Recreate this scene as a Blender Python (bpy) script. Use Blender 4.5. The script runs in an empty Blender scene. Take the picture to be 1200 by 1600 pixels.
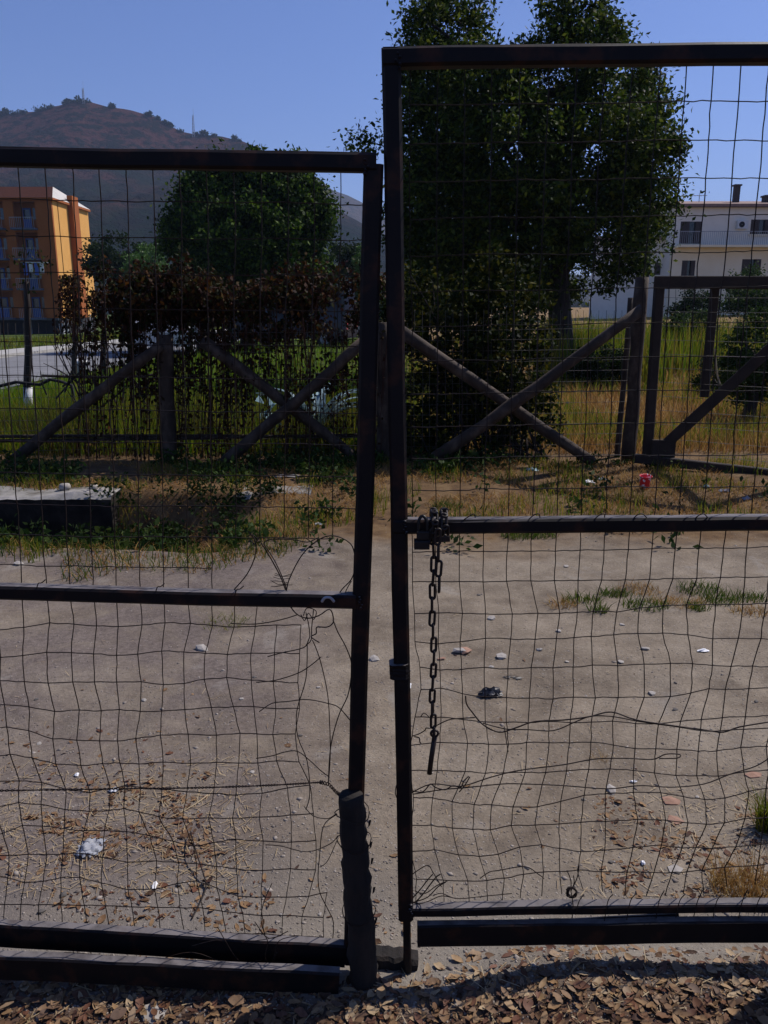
import bpy, math, random
import numpy as np
from mathutils import Vector, Matrix, noise as mnoise
R = math.radians
rng = np.random.default_rng(7)
random.seed(7)
S = bpy.context.scene
COL = S.collection

# ------------------------------------------------------------------ camera, sky, sun, exposure
EYE, PITCH, F = 1.60, R(14.3), 1256.0          # F in pixels of the 1200x1600 photograph
cam_d = bpy.data.cameras.new('camera')
cam_d.sensor_fit = 'VERTICAL'; cam_d.sensor_height = 36.0
cam_d.lens = F / 1600.0 * 36.0
cam_d.clip_start = 0.05; cam_d.clip_end = 20000
cam = bpy.data.objects.new('camera', cam_d); COL.objects.link(cam)
cam.location = (0, 0, EYE); cam.rotation_euler = (R(90) - PITCH, 0, 0)
S.camera = cam

SUN_AZ, SUN_EL = R(55), R(49)                   # azimuth measured from +Y towards +X
W = bpy.data.worlds.new('World'); S.world = W; W.use_nodes = True
wn = W.node_tree.nodes; wl = W.node_tree.links
bgn = wn['Background']
sky = wn.new('ShaderNodeTexSky'); sky.sky_type = 'NISHITA'; sky.sun_disc = False
sky.sun_elevation = SUN_EL; sky.sun_rotation = SUN_AZ
sky.air_density = 1.0; sky.dust_density = 0.6; sky.ozone_density = 3.0; sky.altitude = 50
tint = wn.new('ShaderNodeMix'); tint.data_type = 'RGBA'; tint.blend_type = 'MULTIPLY'
tint.inputs[0].default_value = 1.0; tint.inputs[7].default_value = (0.74, 0.84, 1.26, 1)
wl.new(sky.outputs[0], tint.inputs[6]); wl.new(tint.outputs[2], bgn.inputs[0])
bgn.inputs[1].default_value = 0.085

sun_d = bpy.data.lights.new('sun', 'SUN'); sun_d.energy = 5.0; sun_d.angle = R(0.5); sun_d.color = (1.0, 0.93, 0.87)
sun = bpy.data.objects.new('sun', sun_d); COL.objects.link(sun)
sdir = Vector((math.sin(SUN_AZ) * math.cos(SUN_EL), math.cos(SUN_AZ) * math.cos(SUN_EL), math.sin(SUN_EL)))
sun.rotation_euler = sdir.to_track_quat('Z', 'Y').to_euler(); sun.location = (20, 20, 40)

S.view_settings.view_transform = 'Standard'; S.view_settings.look = 'None'
S.view_settings.exposure = 0.05; S.view_settings.gamma = 1.0
S.cycles.max_bounces = 6; S.cycles.diffuse_bounces = 3; S.cycles.transparent_max_bounces = 16

# ------------------------------------------------------------------ helpers
CP, SP = math.cos(PITCH), math.sin(PITCH)
def at(px, py, Y):
    """a point at depth Y seen at pixel (px, py) of the photograph"""
    a = (px - 600) / F; b = (800 - py) / F
    dx, dy, dz = a, CP + b * SP, -SP + b * CP
    t = Y / dy
    return Vector((dx * t, Y, EYE + dz * t))
def onz(px, py, z=0.0):
    a = (px - 600) / F; b = (800 - py) / F
    dx, dy, dz = a, CP + b * SP, -SP + b * CP
    t = (z - EYE) / dz
    return Vector((dx * t, dy * t, z))
def proj(p):
    x, y, z = p[0], p[1], p[2] - EYE
    d = y * CP - z * SP; v = y * SP + z * CP
    return 600 + F * x / d, 800 - F * v / d
def sstep(a, b, x):
    t = np.clip((x - a) / (b - a), 0, 1); return t * t * (3 - 2 * t)

def mesh_np(name, V, Fc, mat=None, smooth=False):
    V = np.ascontiguousarray(V, np.float32); Fc = np.ascontiguousarray(Fc, np.int32)
    me = bpy.data.meshes.new(name); k = Fc.shape[1]
    me.vertices.add(len(V)); me.vertices.foreach_set('co', V.ravel())
    me.loops.add(Fc.size); me.loops.foreach_set('vertex_index', Fc.ravel())
    me.polygons.add(len(Fc)); me.polygons.foreach_set('loop_start', np.arange(0, Fc.size, k, dtype=np.int32))
    me.polygons.foreach_set('loop_total', np.full(len(Fc), k, np.int32))
    if smooth: me.polygons.foreach_set('use_smooth', np.ones(len(Fc), bool))
    me.update(calc_edges=True)
    if mat: me.materials.append(mat)
    return me
def link(name, me, parent=None, **props):
    o = bpy.data.objects.new(name, me); COL.objects.link(o)
    if parent is not None:
        o.parent = parent; o.matrix_parent_inverse = Matrix.Translation(-parent.location)
    for k, v in props.items(): o[k] = v
    return o
def tag(o, label, category, group=None, kind=None):
    o['label'] = label; o['category'] = category
    if group: o['group'] = group
    if kind: o['kind'] = kind
    return o
def empty(name, loc=(0, 0, 0)):
    o = bpy.data.objects.new(name, None); COL.objects.link(o); o.location = loc; o.empty_display_size = .1
    return o

class MB:
    def __init__(s): s.v = []; s.f = []
    def add(s, vs, fs):
        n = len(s.v); s.v += [tuple(v) for v in vs]; s.f += [tuple(i + n for i in f) for f in fs]; return s
    def box(s, x0, x1, y0, y1, z0, z1, M=None, b=0.0):
        c = Vector(((x0 + x1) / 2, (y0 + y1) / 2, (z0 + z1) / 2))
        vs = [Vector((x, y, z)) for z in (z0, z1) for y in (y0, y1) for x in (x0, x1)]
        fs = [(0, 2, 3, 1), (4, 5, 7, 6), (0, 1, 5, 4), (2, 6, 7, 3), (0, 4, 6, 2), (1, 3, 7, 5)]
        if M is not None: vs = [M @ v for v in vs]
        return s.add(vs, fs)
    def bar(s, a, b, w, h, up=Vector((0, 0, 1)), ch=0.12):
        """a bevelled bar of section w x h from a to b"""
        a, b = Vector(a), Vector(b); t = (b - a).normalized()
        x = t.cross(up)
        if x.length < 1e-4: x = t.cross(Vector((0, 1, 0)))
        x.normalize(); y = x.cross(t).normalized()
        c = ch * min(w, h); W2, H2 = w / 2, h / 2
        sec = [(-W2 + c, -H2), (W2 - c, -H2), (W2, -H2 + c), (W2, H2 - c), (W2 - c, H2), (-W2 + c, H2), (-W2, H2 - c), (-W2, -H2 + c)]
        vs = [p + x * u + y * v for p in (a, b) for u, v in sec]
        fs = [(i, (i + 1) % 8, 8 + (i + 1) % 8, 8 + i) for i in range(8)] + [tuple(range(7, -1, -1)), tuple(range(8, 16))]
        return s.add(vs, fs)
    def rail(s, a, b, w, h, up=Vector((0, 0, 1)), seg=9, j=.0012):
        a, b = Vector(a), Vector(b); t = (b - a).normalized(); x = t.cross(up).normalized(); y = x.cross(t).normalized()
        c = .16 * min(w, h); W2, H2 = w / 2, h / 2; bow = random.uniform(-1, 1) * .0025
        sec = [(-W2 + c, -H2), (W2 - c, -H2), (W2, -H2 + c), (W2, H2 - c), (W2 - c, H2), (-W2 + c, H2), (-W2, H2 - c), (-W2, -H2 + c)]
        vs = []; fs = []
        for i in range(seg + 1):
            p = a.lerp(b, i / seg) + y * (bow * math.sin(math.pi * i / seg)); e = 0 if i in (0, seg) else 1
            p += (x * random.uniform(-j, j) + y * random.uniform(-j, j)) * e
            vs += [p + x * (u + e * random.uniform(-j, j) * .4) + y * (v + e * random.uniform(-j, j) * .4) for u, v in sec]
        for i in range(seg): fs += [(8 * i + k, 8 * i + (k + 1) % 8, 8 * i + 8 + (k + 1) % 8, 8 * i + 8 + k) for k in range(8)]
        fs += [tuple(range(7, -1, -1)), tuple(8 * seg + k for k in range(8))]
        return s.add(vs, fs)
    def tube(s, path, r, n=6, closed=False, cap=True, jit=0.0):
        P = [Vector(p) for p in path]; m = len(P)
        rr = [r] * m if np.isscalar(r) else list(r)
        T = []
        for i in range(m):
            if closed: t = P[(i + 1) % m] - P[i - 1]
            else: t = P[min(i + 1, m - 1)] - P[max(i - 1, 0)]
            T.append(t.normalized() if t.length > 1e-9 else Vector((0, 0, 1)))
        x = T[0].orthogonal().normalized(); vs = []
        for i in range(m):
            x = (x - T[i] * x.dot(T[i]))
            x = x.normalized() if x.length > 1e-6 else T[i].orthogonal().normalized()
            y = T[i].cross(x)
            for k in range(n):
                a = 2 * math.pi * k / n; q = rr[i] * (1 + (random.uniform(-jit, jit) if jit else 0))
                vs.append(P[i] + x * (q * math.cos(a)) + y * (q * math.sin(a)))
        fs = []
        for i in range(m if closed else m - 1):
            j = (i + 1) % m
            for k in range(n): fs.append((i * n + k, i * n + (k + 1) % n, j * n + (k + 1) % n, j * n + k))
        if cap and not closed: fs += [tuple(range(n - 1, -1, -1)), tuple((m - 1) * n + k for k in range(n))]
        return s.add(vs, fs)
    def lathe(s, prof, c=(0, 0, 0), n=16):
        c = Vector(c); vs = []; fs = []; m = len(prof)
        for r, z in prof:
            for k in range(n):
                a = 2 * math.pi * k / n; vs.append(c + Vector((r * math.cos(a), r * math.sin(a), z)))
        for i in range(m - 1):
            for k in range(n): fs.append((i * n + k, i * n + (k + 1) % n, (i + 1) * n + (k + 1) % n, (i + 1) * n + k))
        return s.add(vs, fs)
    def mesh(s, name, mat=None, smooth=False):
        me = bpy.data.meshes.new(name); me.from_pydata(s.v, [], s.f)
        if smooth: me.polygons.foreach_set('use_smooth', [True] * len(me.polygons))
        if mat: me.materials.append(mat)
        me.update(); return me
    def build(s, name, mat, parent=None, smooth=False, **p): return link(name, s.mesh(name, mat, smooth), parent, **p)

# ------------------------------------------------------------------ materials
def nmat(name):
    m = bpy.data.materials.new(name); m.use_nodes = True; nt = m.node_tree
    return m, nt.nodes, nt.links, nt.nodes['Principled BSDF']
def ramp(N, L, fac, cols, pos=None):
    r = N.new('ShaderNodeValToRGB'); el = r.color_ramp.elements
    pos = pos or [i / (len(cols) - 1) for i in range(len(cols))]
    while len(el) < len(cols): el.new(0.5)
    for e, c, p in zip(el, cols, pos): e.position = p; e.color = (*c, 1)
    L.new(fac, r.inputs[0]); return r.outputs[0]
def noise(N, L, vec, scale, detail=6, rough=.6, dist=0):
    n = N.new('ShaderNodeTexNoise'); n.inputs['Scale'].default_value = scale; n.inputs['Detail'].default_value = detail
    n.inputs['Roughness'].default_value = rough; n.inputs['Distortion'].default_value = dist
    if vec is not None: L.new(vec, n.inputs['Vector'])
    return n.outputs['Fac']
def mixc(N, L, fac, a, b, mode='MIX'):
    m = N.new('ShaderNodeMix'); m.data_type = 'RGBA'; m.blend_type = mode
    for sck, v in ((m.inputs[0], fac), (m.inputs[6], a), (m.inputs[7], b)):
        if hasattr(v, 'links'): L.new(v, sck)
        elif isinstance(v, tuple): sck.default_value = (*v, 1)
        else: sck.default_value = v
    return m.outputs[2]
def math_n(N, L, op, a, b=0.0, c=None, clamp=False):
    m = N.new('ShaderNodeMath'); m.operation = op; m.use_clamp = clamp
    for i, v in enumerate((a, b) if c is None else (a, b, c)):
        if hasattr(v, 'links'): L.new(v, m.inputs[i])
        else: m.inputs[i].default_value = v
    return m.outputs[0]
def bump(N, L, h, p, strength=.5, dist=.01):
    b = N.new('ShaderNodeBump'); b.inputs['Strength'].default_value = strength; b.inputs['Distance'].default_value = dist
    L.new(h, b.inputs['Height']); L.new(b.outputs[0], p.inputs['Normal'])
def pos(N):
    return N.new('ShaderNodeNewGeometry').outputs['Position']
def simple(name, cols, scale=8, rough=.7, bumpd=.004, metal=0, bs=.5, detail=6, stretch=None, spec=.4):
    m, N, L, p = nmat(name); v = pos(N)
    if stretch:
        mp = N.new('ShaderNodeMapping'); mp.inputs['Scale'].default_value = stretch; L.new(v, mp.inputs['Vector']); v = mp.outputs[0]
    f = noise(N, L, v, scale, detail)
    L.new(ramp(N, L, f, cols, [.3 + .4 * i / max(1, len(cols) - 1) for i in range(len(cols))]), p.inputs['Base Color'])
    p.inputs['Roughness'].default_value = rough; p.inputs['Metallic'].default_value = metal
    p.inputs['Specular IOR Level'].default_value = spec
    if bumpd: bump(N, L, noise(N, L, v, scale * 4, 5), p, bs, bumpd)
    return m
def leafmat(name, cols, trans=.3, rough=.5, spec=.3):
    m, N, L, p = nmat(name)
    g = N.new('ShaderNodeNewGeometry')
    c = ramp(N, L, g.outputs['Random Per Island'], cols)
    L.new(c, p.inputs['Base Color']); p.inputs['Roughness'].default_value = rough
    p.inputs['Specular IOR Level'].default_value = spec
    t = N.new('ShaderNodeBsdfTranslucent'); L.new(c, t.inputs[0])
    mx = N.new('ShaderNodeMixShader'); mx.inputs[0].default_value = trans
    L.new(p.outputs[0], mx.inputs[1]); L.new(t.outputs[0], mx.inputs[2]); L.new(mx.outputs[0], N['Material Output'].inputs[0])
    return m

M = {}
M['steel'] = simple('gate_steel', [(.010, .009, .010), (.016, .013, .012), (.045, .020, .012)], 14, .45, .0015, 0, .35, spec=.5)
def toplit_steel():
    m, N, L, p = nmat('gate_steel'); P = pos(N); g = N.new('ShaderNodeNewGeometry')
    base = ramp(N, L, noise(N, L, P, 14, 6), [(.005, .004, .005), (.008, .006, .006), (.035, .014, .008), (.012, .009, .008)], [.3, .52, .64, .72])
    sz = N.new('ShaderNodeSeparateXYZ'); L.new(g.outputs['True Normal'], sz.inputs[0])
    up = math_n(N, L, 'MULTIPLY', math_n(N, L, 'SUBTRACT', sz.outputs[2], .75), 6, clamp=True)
    top_light = math_n(N, L, 'MULTIPLY', up, ramp(N, L, noise(N, L, P, 22, 5), [(.45, .45, .45), (1, 1, 1)], [.35, .6]))  # sky and sun glint on upward faces, painted in as a paler colour
    col = mixc(N, L, top_light, base, (.15, .135, .132))
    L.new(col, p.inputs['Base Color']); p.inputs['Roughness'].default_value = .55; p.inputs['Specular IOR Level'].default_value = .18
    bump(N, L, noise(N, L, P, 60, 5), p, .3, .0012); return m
M['steel'] = toplit_steel()
M['wire'] = simple('wire_steel', [(.010, .008, .007), (.018, .011, .008), (.03, .016, .010)], 60, .6, 0, spec=.2)
M['fwire'] = simple('fence_wire', [(.05, .045, .04), (.08, .07, .06)], 30, .6, 0)
M['chain'] = simple('chain_steel', [(.012, .010, .009), (.03, .018, .012)], 60, .5, .0005, 0, spec=.25)
M['lock'] = simple('lock_metal', [(.008, .008, .008), (.016, .014, .012)], 40, .45, .0005, 0, spec=.25)
M['bark'] = simple('bark', [(.010, .007, .006), (.022, .016, .012), (.05, .036, .028)], 12, .9, .012, 0, .9, stretch=(1, 1, .25))
M['stub'] = simple('stub_bark', [(.006, .005, .004), (.012, .009, .007), (.03, .02, .014)], 18, .9, .006, 0, .8, stretch=(1, 1, .2))
M['pole'] = simple('weathered_pole', [(.016, .009, .005), (.036, .022, .013), (.085, .058, .040)], 9, .85, .006, 0, .7, stretch=(1, 1, .6))
M['plank'] = simple('weathered_board', [(.015, .009, .006), (.034, .021, .013)], 9, .85, .004, 0, .6)
M['concrete'] = simple('old_concrete', [(.06, .056, .05), (.16, .15, .135), (.27, .255, .23)], 5, .9, .006, 0, .6, 8)
def shaded_footing():
    m, N, L, p = nmat('shaded_concrete'); P = pos(N); g = N.new('ShaderNodeNewGeometry')
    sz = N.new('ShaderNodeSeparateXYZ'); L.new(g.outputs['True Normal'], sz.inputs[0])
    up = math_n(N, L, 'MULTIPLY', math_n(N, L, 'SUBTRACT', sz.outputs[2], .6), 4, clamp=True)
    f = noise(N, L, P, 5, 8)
    shade_tone = ramp(N, L, f, [(.010, .009, .008), (.022, .019, .016), (.045, .038, .03)], [.3, .5, .7])  # near-black sides: shade of the backlit front painted into the colour
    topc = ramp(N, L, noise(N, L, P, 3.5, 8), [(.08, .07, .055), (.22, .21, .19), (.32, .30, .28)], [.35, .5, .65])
    L.new(mixc(N, L, up, shade_tone, topc), p.inputs['Base Color']); p.inputs['Roughness'].default_value = .95; p.inputs['Specular IOR Level'].default_value = .1
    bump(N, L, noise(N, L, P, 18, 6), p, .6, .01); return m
M['shaded_footing'] = shaded_footing()
M['lime'] = simple('lime_wash', [(.5, .5, .48), (.7, .7, .68)], 14, .9, .003)
M['stone'] = simple('pale_stone', [(.22, .20, .18), (.38, .35, .31)], 40, .9, .002)
M['dstone'] = simple('dark_stone', [(.06, .055, .05), (.13, .115, .10)], 40, .9, .002)
M['brick'] = simple('brick_shard', [(.22, .12, .08), (.33, .20, .14)], 40, .9, .002)
M['white'] = simple('white_plastic', [(.6, .6, .6), (.78, .78, .78)], 10, .5, 0)
M['bag'] = leafmat('thin_plastic', [(.44, .46, .50), (.50, .52, .56)], .45, .4)
M['bluebag'] = leafmat('blue_plastic', [(.25, .42, .50), (.40, .58, .64)], .3, .4)
M['blackbag'] = simple('black_plastic', [(.008, .008, .01), (.02, .02, .025)], 40, .4, .002)
M['twig'] = simple('dry_twig', [(.16, .11, .06), (.30, .22, .12)], 30, .85, .001)
# leaves and grass
M['lf_big'] = leafmat('tree_leaf', [(.007, .016, .003), (.016, .034, .005), (.045, .075, .009), (.11, .13, .015)], .38, .6, .12)
M['lf_dense'] = leafmat('round_tree_leaf', [(.007, .018, .003), (.018, .045, .006), (.085, .14, .012)], .38, .6, .12)
M['lf_olive'] = leafmat('far_leaf', [(.008, .018, .004), (.018, .034, .006)], .3, .7, .08)
M['lf_bright'] = leafmat('bright_leaf', [(.045, .10, .015), (.08, .16, .025)], .3)
M['lf_dry'] = leafmat('dead_vine_leaf', [(.012, .006, .004), (.024, .010, .006), (.045, .015, .006), (.012, .016, .004), (.022, .030, .006), (.10, .038, .008)], .25, .7, .1)
M['lf_vine'] = leafmat('vine_leaf', [(.005, .010, .002), (.010, .018, .003), (.022, .032, .005), (.08, .07, .008)], .3, .65, .06)
M['lf_weed'] = leafmat('weed_leaf', [(.014, .034, .006), (.026, .052, .010), (.05, .072, .016)], .3, .65, .1)
M['lf_blue'] = leafmat('silver_leaf', [(.13, .21, .24), (.20, .30, .34), (.28, .38, .42)], .15)
M['grass'] = leafmat('green_grass', [(.04, .11, .004), (.085, .17, .006), (.14, .21, .010), (.20, .16, .02)], .5, .7, .08)
M['weedgrass'] = leafmat('mixed_grass', [(.05, .10, .007), (.10, .15, .009), (.18, .17, .018), (.24, .17, .03)], .5, .7, .08)
M['dry'] = leafmat('dry_grass', [(.22, .11, .035), (.32, .18, .05), (.40, .27, .09), (.26, .11, .035)], .35, .7, .1)
M['darkweed'] = leafmat('dark_weed', [(.02, .035, .006), (.05, .06, .010), (.07, .045, .016), (.10, .10, .02)], .35, .7, .08)
M['tuft'] = leafmat('tuft_grass', [(.025, .06, .007), (.05, .095, .010), (.09, .13, .016), (.17, .14, .04)], .35, .7, .08)
M['straw'] = leafmat('straw', [(.26, .19, .10), (.40, .31, .18), (.20, .13, .07)], .1)
M['dleaf'] = leafmat('dead_leaf', [(.05, .028, .018), (.14, .078, .040), (.27, .165, .08), (.19, .12, .065), (.12, .048, .026), (.06, .036, .027)], .12, .65, .15)
# building colours
M['orange'] = simple('lit_orange_render', [(.60, .30, .07), (.66, .34, .085)], 1.2, .9, .004)  # sunlit tone of the gable put into the colour
M['shade_orange'] = simple('shaded_orange_render', [(.27, .072, .009), (.32, .09, .012)], 1.2, .9, .004)  # same render with the facade's shade painted in
M['cream'] = simple('cream_render', [(.76, .66, .46), (.82, .73, .54)], 1.2, .9, .004)
M['whitew'] = simple('white_render', [(.72, .67, .57), (.80, .75, .65)], 1.2, .9, .004)
M['roofgrey'] = simple('grey_roof', [(.42, .40, .36), (.52, .50, .46)], 1.5, .8, .01)
M['darktile'] = simple('dark_tile', [(.05, .024, .019), (.075, .034, .026)], 3, 1.0, .02, spec=0)
M['slate'] = simple('slate_paint', [(.07, .08, .12), (.10, .11, .16)], 3, .8, .002)
M['tile'] = simple('roof_tile', [(.20, .13, .105), (.27, .18, .145)], 3, .9, .02)
M['bluedoor'] = simple('blue_paint', [(.03, .07, .30), (.04, .10, .36)], 3, .6, .002)
M['shutter'] = simple('brown_shutter', [(.035, .025, .022), (.055, .04, .035)], 5, .7, .004)
M['dark'] = simple('dark_interior', [(.012, .012, .014), (.02, .02, .022)], 2, .9, 0)
M['grey'] = simple('grey_metal', [(.25, .26, .28), (.34, .35, .37)], 4, .6, .001)
M['asphalt'] = simple('worn_asphalt', [(.13, .13, .135), (.19, .19, .195)], 2.2, .9, .004, 0, .5, 9)
M['kerb'] = simple('kerb_concrete', [(.30, .29, .27), (.40, .39, .36)], 4, .9, .004)
M['van'] = simple('navy_paint', [(.012, .015, .03), (.015, .02, .04)], 1, .3, 0, spec=.5)
M['carw'] = simple('white_paint', [(.42, .42, .43), (.46, .46, .47)], 1, .3, 0, spec=.5)
M['rubber'] = simple('rubber', [(.01, .01, .01), (.02, .02, .02)], 10, .9, 0)
def glassm():
    m, N, L, p = nmat('window_glass'); p.inputs['Base Color'].default_value = (.015, .018, .022, 1)
    p.inputs['Roughness'].default_value = .06; p.inputs['Specular IOR Level'].default_value = .6; return m
M['glass'] = glassm()
def redcup():
    m, N, L, p = nmat('red_paper_cup'); v = pos(N)
    f = noise(N, L, v, 28, 2, .5, .6)
    L.new(ramp(N, L, f, [(.62, .015, .02), (.62, .015, .02), (.8, .7, .7)], [0, .56, .60]), p.inputs['Base Color'])
    p.inputs['Roughness'].default_value = .4; return m
M['cup'] = redcup()

def ground_mat():
    m, N, L, p = nmat('dirt_ground'); P = pos(N)
    sx = N.new('ShaderNodeSeparateXYZ'); L.new(P, sx.inputs[0])
    big = noise(N, L, P, 1.1, 6, .65); mid = noise(N, L, P, 6, 8, .65); fine = noise(N, L, P, 70, 8, .7); grit = noise(N, L, P, 260, 3, .6)
    c1 = ramp(N, L, mid, [(.088, .067, .048), (.195, .160, .117), (.285, .240, .180)], [.3, .5, .72])
    c2 = ramp(N, L, big, [(.074, .056, .044), (.185, .150, .112), (.295, .250, .194)], [.34, .5, .66])
    dirt = mixc(N, L, .5, c1, c2)
    dirt = mixc(N, L, .55, dirt, ramp(N, L, fine, [(.25, .25, .25), (.5, .5, .5), (.85, .83, .8)], [.25, .5, .8]), 'OVERLAY')
    # scattered pale and dark grit
    vor = N.new('ShaderNodeTexVoronoi'); vor.inputs['Scale'].default_value = 85; L.new(P, vor.inputs['Vector'])
    sp = N.new('ShaderNodeSeparateColor'); L.new(vor.outputs['Color'], sp.inputs[0])
    near = math_n(N, L, 'LESS_THAN', vor.outputs['Distance'], .27)
    pale = math_n(N, L, 'MULTIPLY', near, math_n(N, L, 'GREATER_THAN', sp.outputs[0], .86))
    dk = math_n(N, L, 'MULTIPLY', near, math_n(N, L, 'LESS_THAN', sp.outputs[0], .13))
    dirt = mixc(N, L, math_n(N, L, 'MULTIPLY', pale, .7), dirt, (.32, .29, .25))
    dirt = mixc(N, L, math_n(N, L, 'MULTIPLY', dk, .6), dirt, (.06, .05, .045))
    pn = noise(N, L, P, 1.7, 7, .7, .4)
    gx_m = math_n(N, L, 'MULTIPLY', math_n(N, L, 'SUBTRACT', -.05, math_n(N, L, 'ADD', sx.outputs[0], math_n(N, L, 'MULTIPLY', math_n(N, L, 'SUBTRACT', pn, .5), 1.6))), 2.2, clamp=True)
    gravel_m = math_n(N, L, 'MULTIPLY', gx_m, ramp(N, L, pn, [(0, 0, 0), (1, 1, 1)], [.36, .56]))
    gcol = ramp(N, L, noise(N, L, P, 42, 6, .8), [(.055, .043, .042), (.115, .092, .085), (.20, .165, .15)], [.32, .5, .68])
    dirt = mixc(N, L, math_n(N, L, 'MULTIPLY', gravel_m, .75), dirt, gcol)
    worn = ramp(N, L, noise(N, L, P, 2.6, 6, .6, .8), [(0, 0, 0), (1, 1, 1)], [.60, .68])
    dirt = mixc(N, L, math_n(N, L, 'MULTIPLY', worn, .45), dirt, (.27, .245, .21))
    # concrete sill patches under the gate
    yc = math_n(N, L, 'ADD', sx.outputs[1], math_n(N, L, 'MULTIPLY', big, .9))
    conc = math_n(N, L, 'MULTIPLY', math_n(N, L, 'MULTIPLY', math_n(N, L, 'SUBTRACT', 2.55, yc, clamp=True), 2.5, clamp=True),
                  math_n(N, L, 'MULTIPLY', math_n(N, L, 'SUBTRACT', yc, 1.95, clamp=True), 6, clamp=True), clamp=True)
    dirt = mixc(N, L, math_n(N, L, 'MULTIPLY', conc, .6), dirt, mixc(N, L, fine, (.20, .185, .16), (.255, .235, .205)))
    # earth beyond the track, and the strip this side of the gate
    yy = math_n(N, L, 'ADD', sx.outputs[1], math_n(N, L, 'MULTIPLY', math_n(N, L, 'SUBTRACT', big, .5), 2.2))
    ver = math_n(N, L, 'MULTIPLY', math_n(N, L, 'SUBTRACT', yy, 5.1), 1.6, clamp=True)
    earth = ramp(N, L, mid, [(.06, .036, .02), (.12, .072, .034), (.18, .12, .06)], [.3, .5, .7])
    col = mixc(N, L, ver, dirt, earth)
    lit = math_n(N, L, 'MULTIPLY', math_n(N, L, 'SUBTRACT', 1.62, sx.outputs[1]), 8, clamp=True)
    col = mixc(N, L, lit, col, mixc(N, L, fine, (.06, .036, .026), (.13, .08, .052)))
    # far fields: green to the left, dry to the right
    far = math_n(N, L, 'MULTIPLY', math_n(N, L, 'SUBTRACT', yy, 8.6), .8, clamp=True)
    side = math_n(N, L, 'MULTIPLY', math_n(N, L, 'ADD', sx.outputs[0], math_n(N, L, 'MULTIPLY', math_n(N, L, 'SUBTRACT', big, .2), 3)), .5, clamp=True)
    fld = mixc(N, L, side, ramp(N, L, mid, [(.035, .06, .008), (.08, .11, .014)], [.35, .65]), ramp(N, L, mid, [(.15, .095, .04), (.24, .16, .07)], [.35, .65]))
    col = mixc(N, L, far, col, fld)
    L.new(col, p.inputs['Base Color']); p.inputs['Roughness'].default_value = .95; p.inputs['Specular IOR Level'].default_value = .15
    h = math_n(N, L, 'ADD', math_n(N, L, 'MULTIPLY', fine, .6), math_n(N, L, 'ADD', math_n(N, L, 'MULTIPLY', grit, .25), math_n(N, L, 'MULTIPLY', pale, .25)))
    bump(N, L, h, p, .8, .012)
    return m
M['ground'] = ground_mat()
def hill_mat(name, hi, lo, scrub, s):
    m, N, L, p = nmat(name); P = pos(N)
    sx = N.new('ShaderNodeSeparateXYZ'); L.new(P, sx.inputs[0])
    a = noise(N, L, P, .012 * s, 8, .65); b = noise(N, L, P, .09 * s, 6, .7)
    zz = math_n(N, L, 'ADD', math_n(N, L, 'MULTIPLY', sx.outputs[2], 1 / 150.), math_n(N, L, 'MULTIPLY', math_n(N, L, 'SUBTRACT', a, .5), 1.6))
    base = mixc(N, L, math_n(N, L, 'MULTIPLY', math_n(N, L, 'SUBTRACT', zz, .38), 3.0, clamp=True), lo, hi)
    col = mixc(N, L, ramp(N, L, b, [(0, 0, 0), (1, 1, 1)], [.46, .54]), base, scrub)
    L.new(col, p.inputs['Base Color']); p.inputs['Roughness'].default_value = 1; p.inputs['Specular IOR Level'].default_value = 0
    bump(N, L, b, p, 1, 6); return m
M['hill'] = hill_mat('dry_hill', (.062, .030, .025), (.012, .019, .012), (.014, .015, .012), 1)
M['hill2'] = hill_mat('far_hill', (.075, .062, .055), (.06, .06, .05), (.045, .044, .038), .7)

# ------------------------------------------------------------------ terrain
def vnoise(x, y, s, seed=0):
    """cheap smooth value noise, vectorised"""
    x = np.asarray(x) / s + seed * 17.3; y = np.asarray(y) / s + seed * 9.1
    xi = np.floor(x).astype(np.int64); yi = np.floor(y).astype(np.int64); fx = x - xi; fy = y - yi
    fx = fx * fx * (3 - 2 * fx); fy = fy * fy * (3 - 2 * fy)
    def h(a, b):
        n = (a * 374761393 + b * 668265263 + seed * 974711) & 0x7fffffff
        n = ((n ^ (n >> 13)) * 1274126177) & 0x7fffffff
        return ((n ^ (n >> 16)) & 0xffff) / 65535.0
    return (h(xi, yi) * (1 - fx) + h(xi + 1, yi) * fx) * (1 - fy) + (h(xi, yi + 1) * (1 - fx) + h(xi + 1, yi + 1) * fx) * fy - .5
def gz(x, y):
    x = np.asarray(x, float); y = np.asarray(y, float)
    z = np.zeros_like(x + y)
    fade = sstep(40, 15, y)
    z = z + vnoise(x, y, 1.3, 1) * .05 * fade + vnoise(x, y, .35, 2) * .018 * fade + vnoise(x, y, .09, 3) * .006 * sstep(9, 5, y)
    z = z * sstep(1.0, 2.4, y) + (vnoise(x, y, .2, 4) * .012) * (1 - sstep(1.0, 2.4, y))
    z = z + .012 * sstep(1.69, 1.60, y) + .058 * sstep(.05, .5, x) * sstep(1.76, 1.63, y)
    z = z - .022 * np.exp(-((y - 3.0 - .12 * np.sin(x * .9) - .05 * x) / .16) ** 2) * (1 + .5 * np.sin(x * 23)) * .8 - .02 * np.exp(-((y - 4.35 - .1 * np.sin(x * .7 + 1)) / .17) ** 2)
    # verge bank in front of the fence
    z = z + .10 * sstep(5.6, 7.4, y)
    # hollow in front of the concrete footing (left)
    dl = sstep(-.9, -1.5, x)
    z = z - .34 * dl * sstep(5.2, 5.55, y + .25 * vnoise(x, y, .5, 8)) * sstep(6.72, 6.45, y)
    # land falls to the left in the distance, rises to the right
    t = sstep(10, 85, y)
    z = z + t * (np.clip(x / 30, -1, 1) * 1.2)
    z = z + vnoise(x, y, 30, 5) * .5 * sstep(40, 120, y)
    return z
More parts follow.
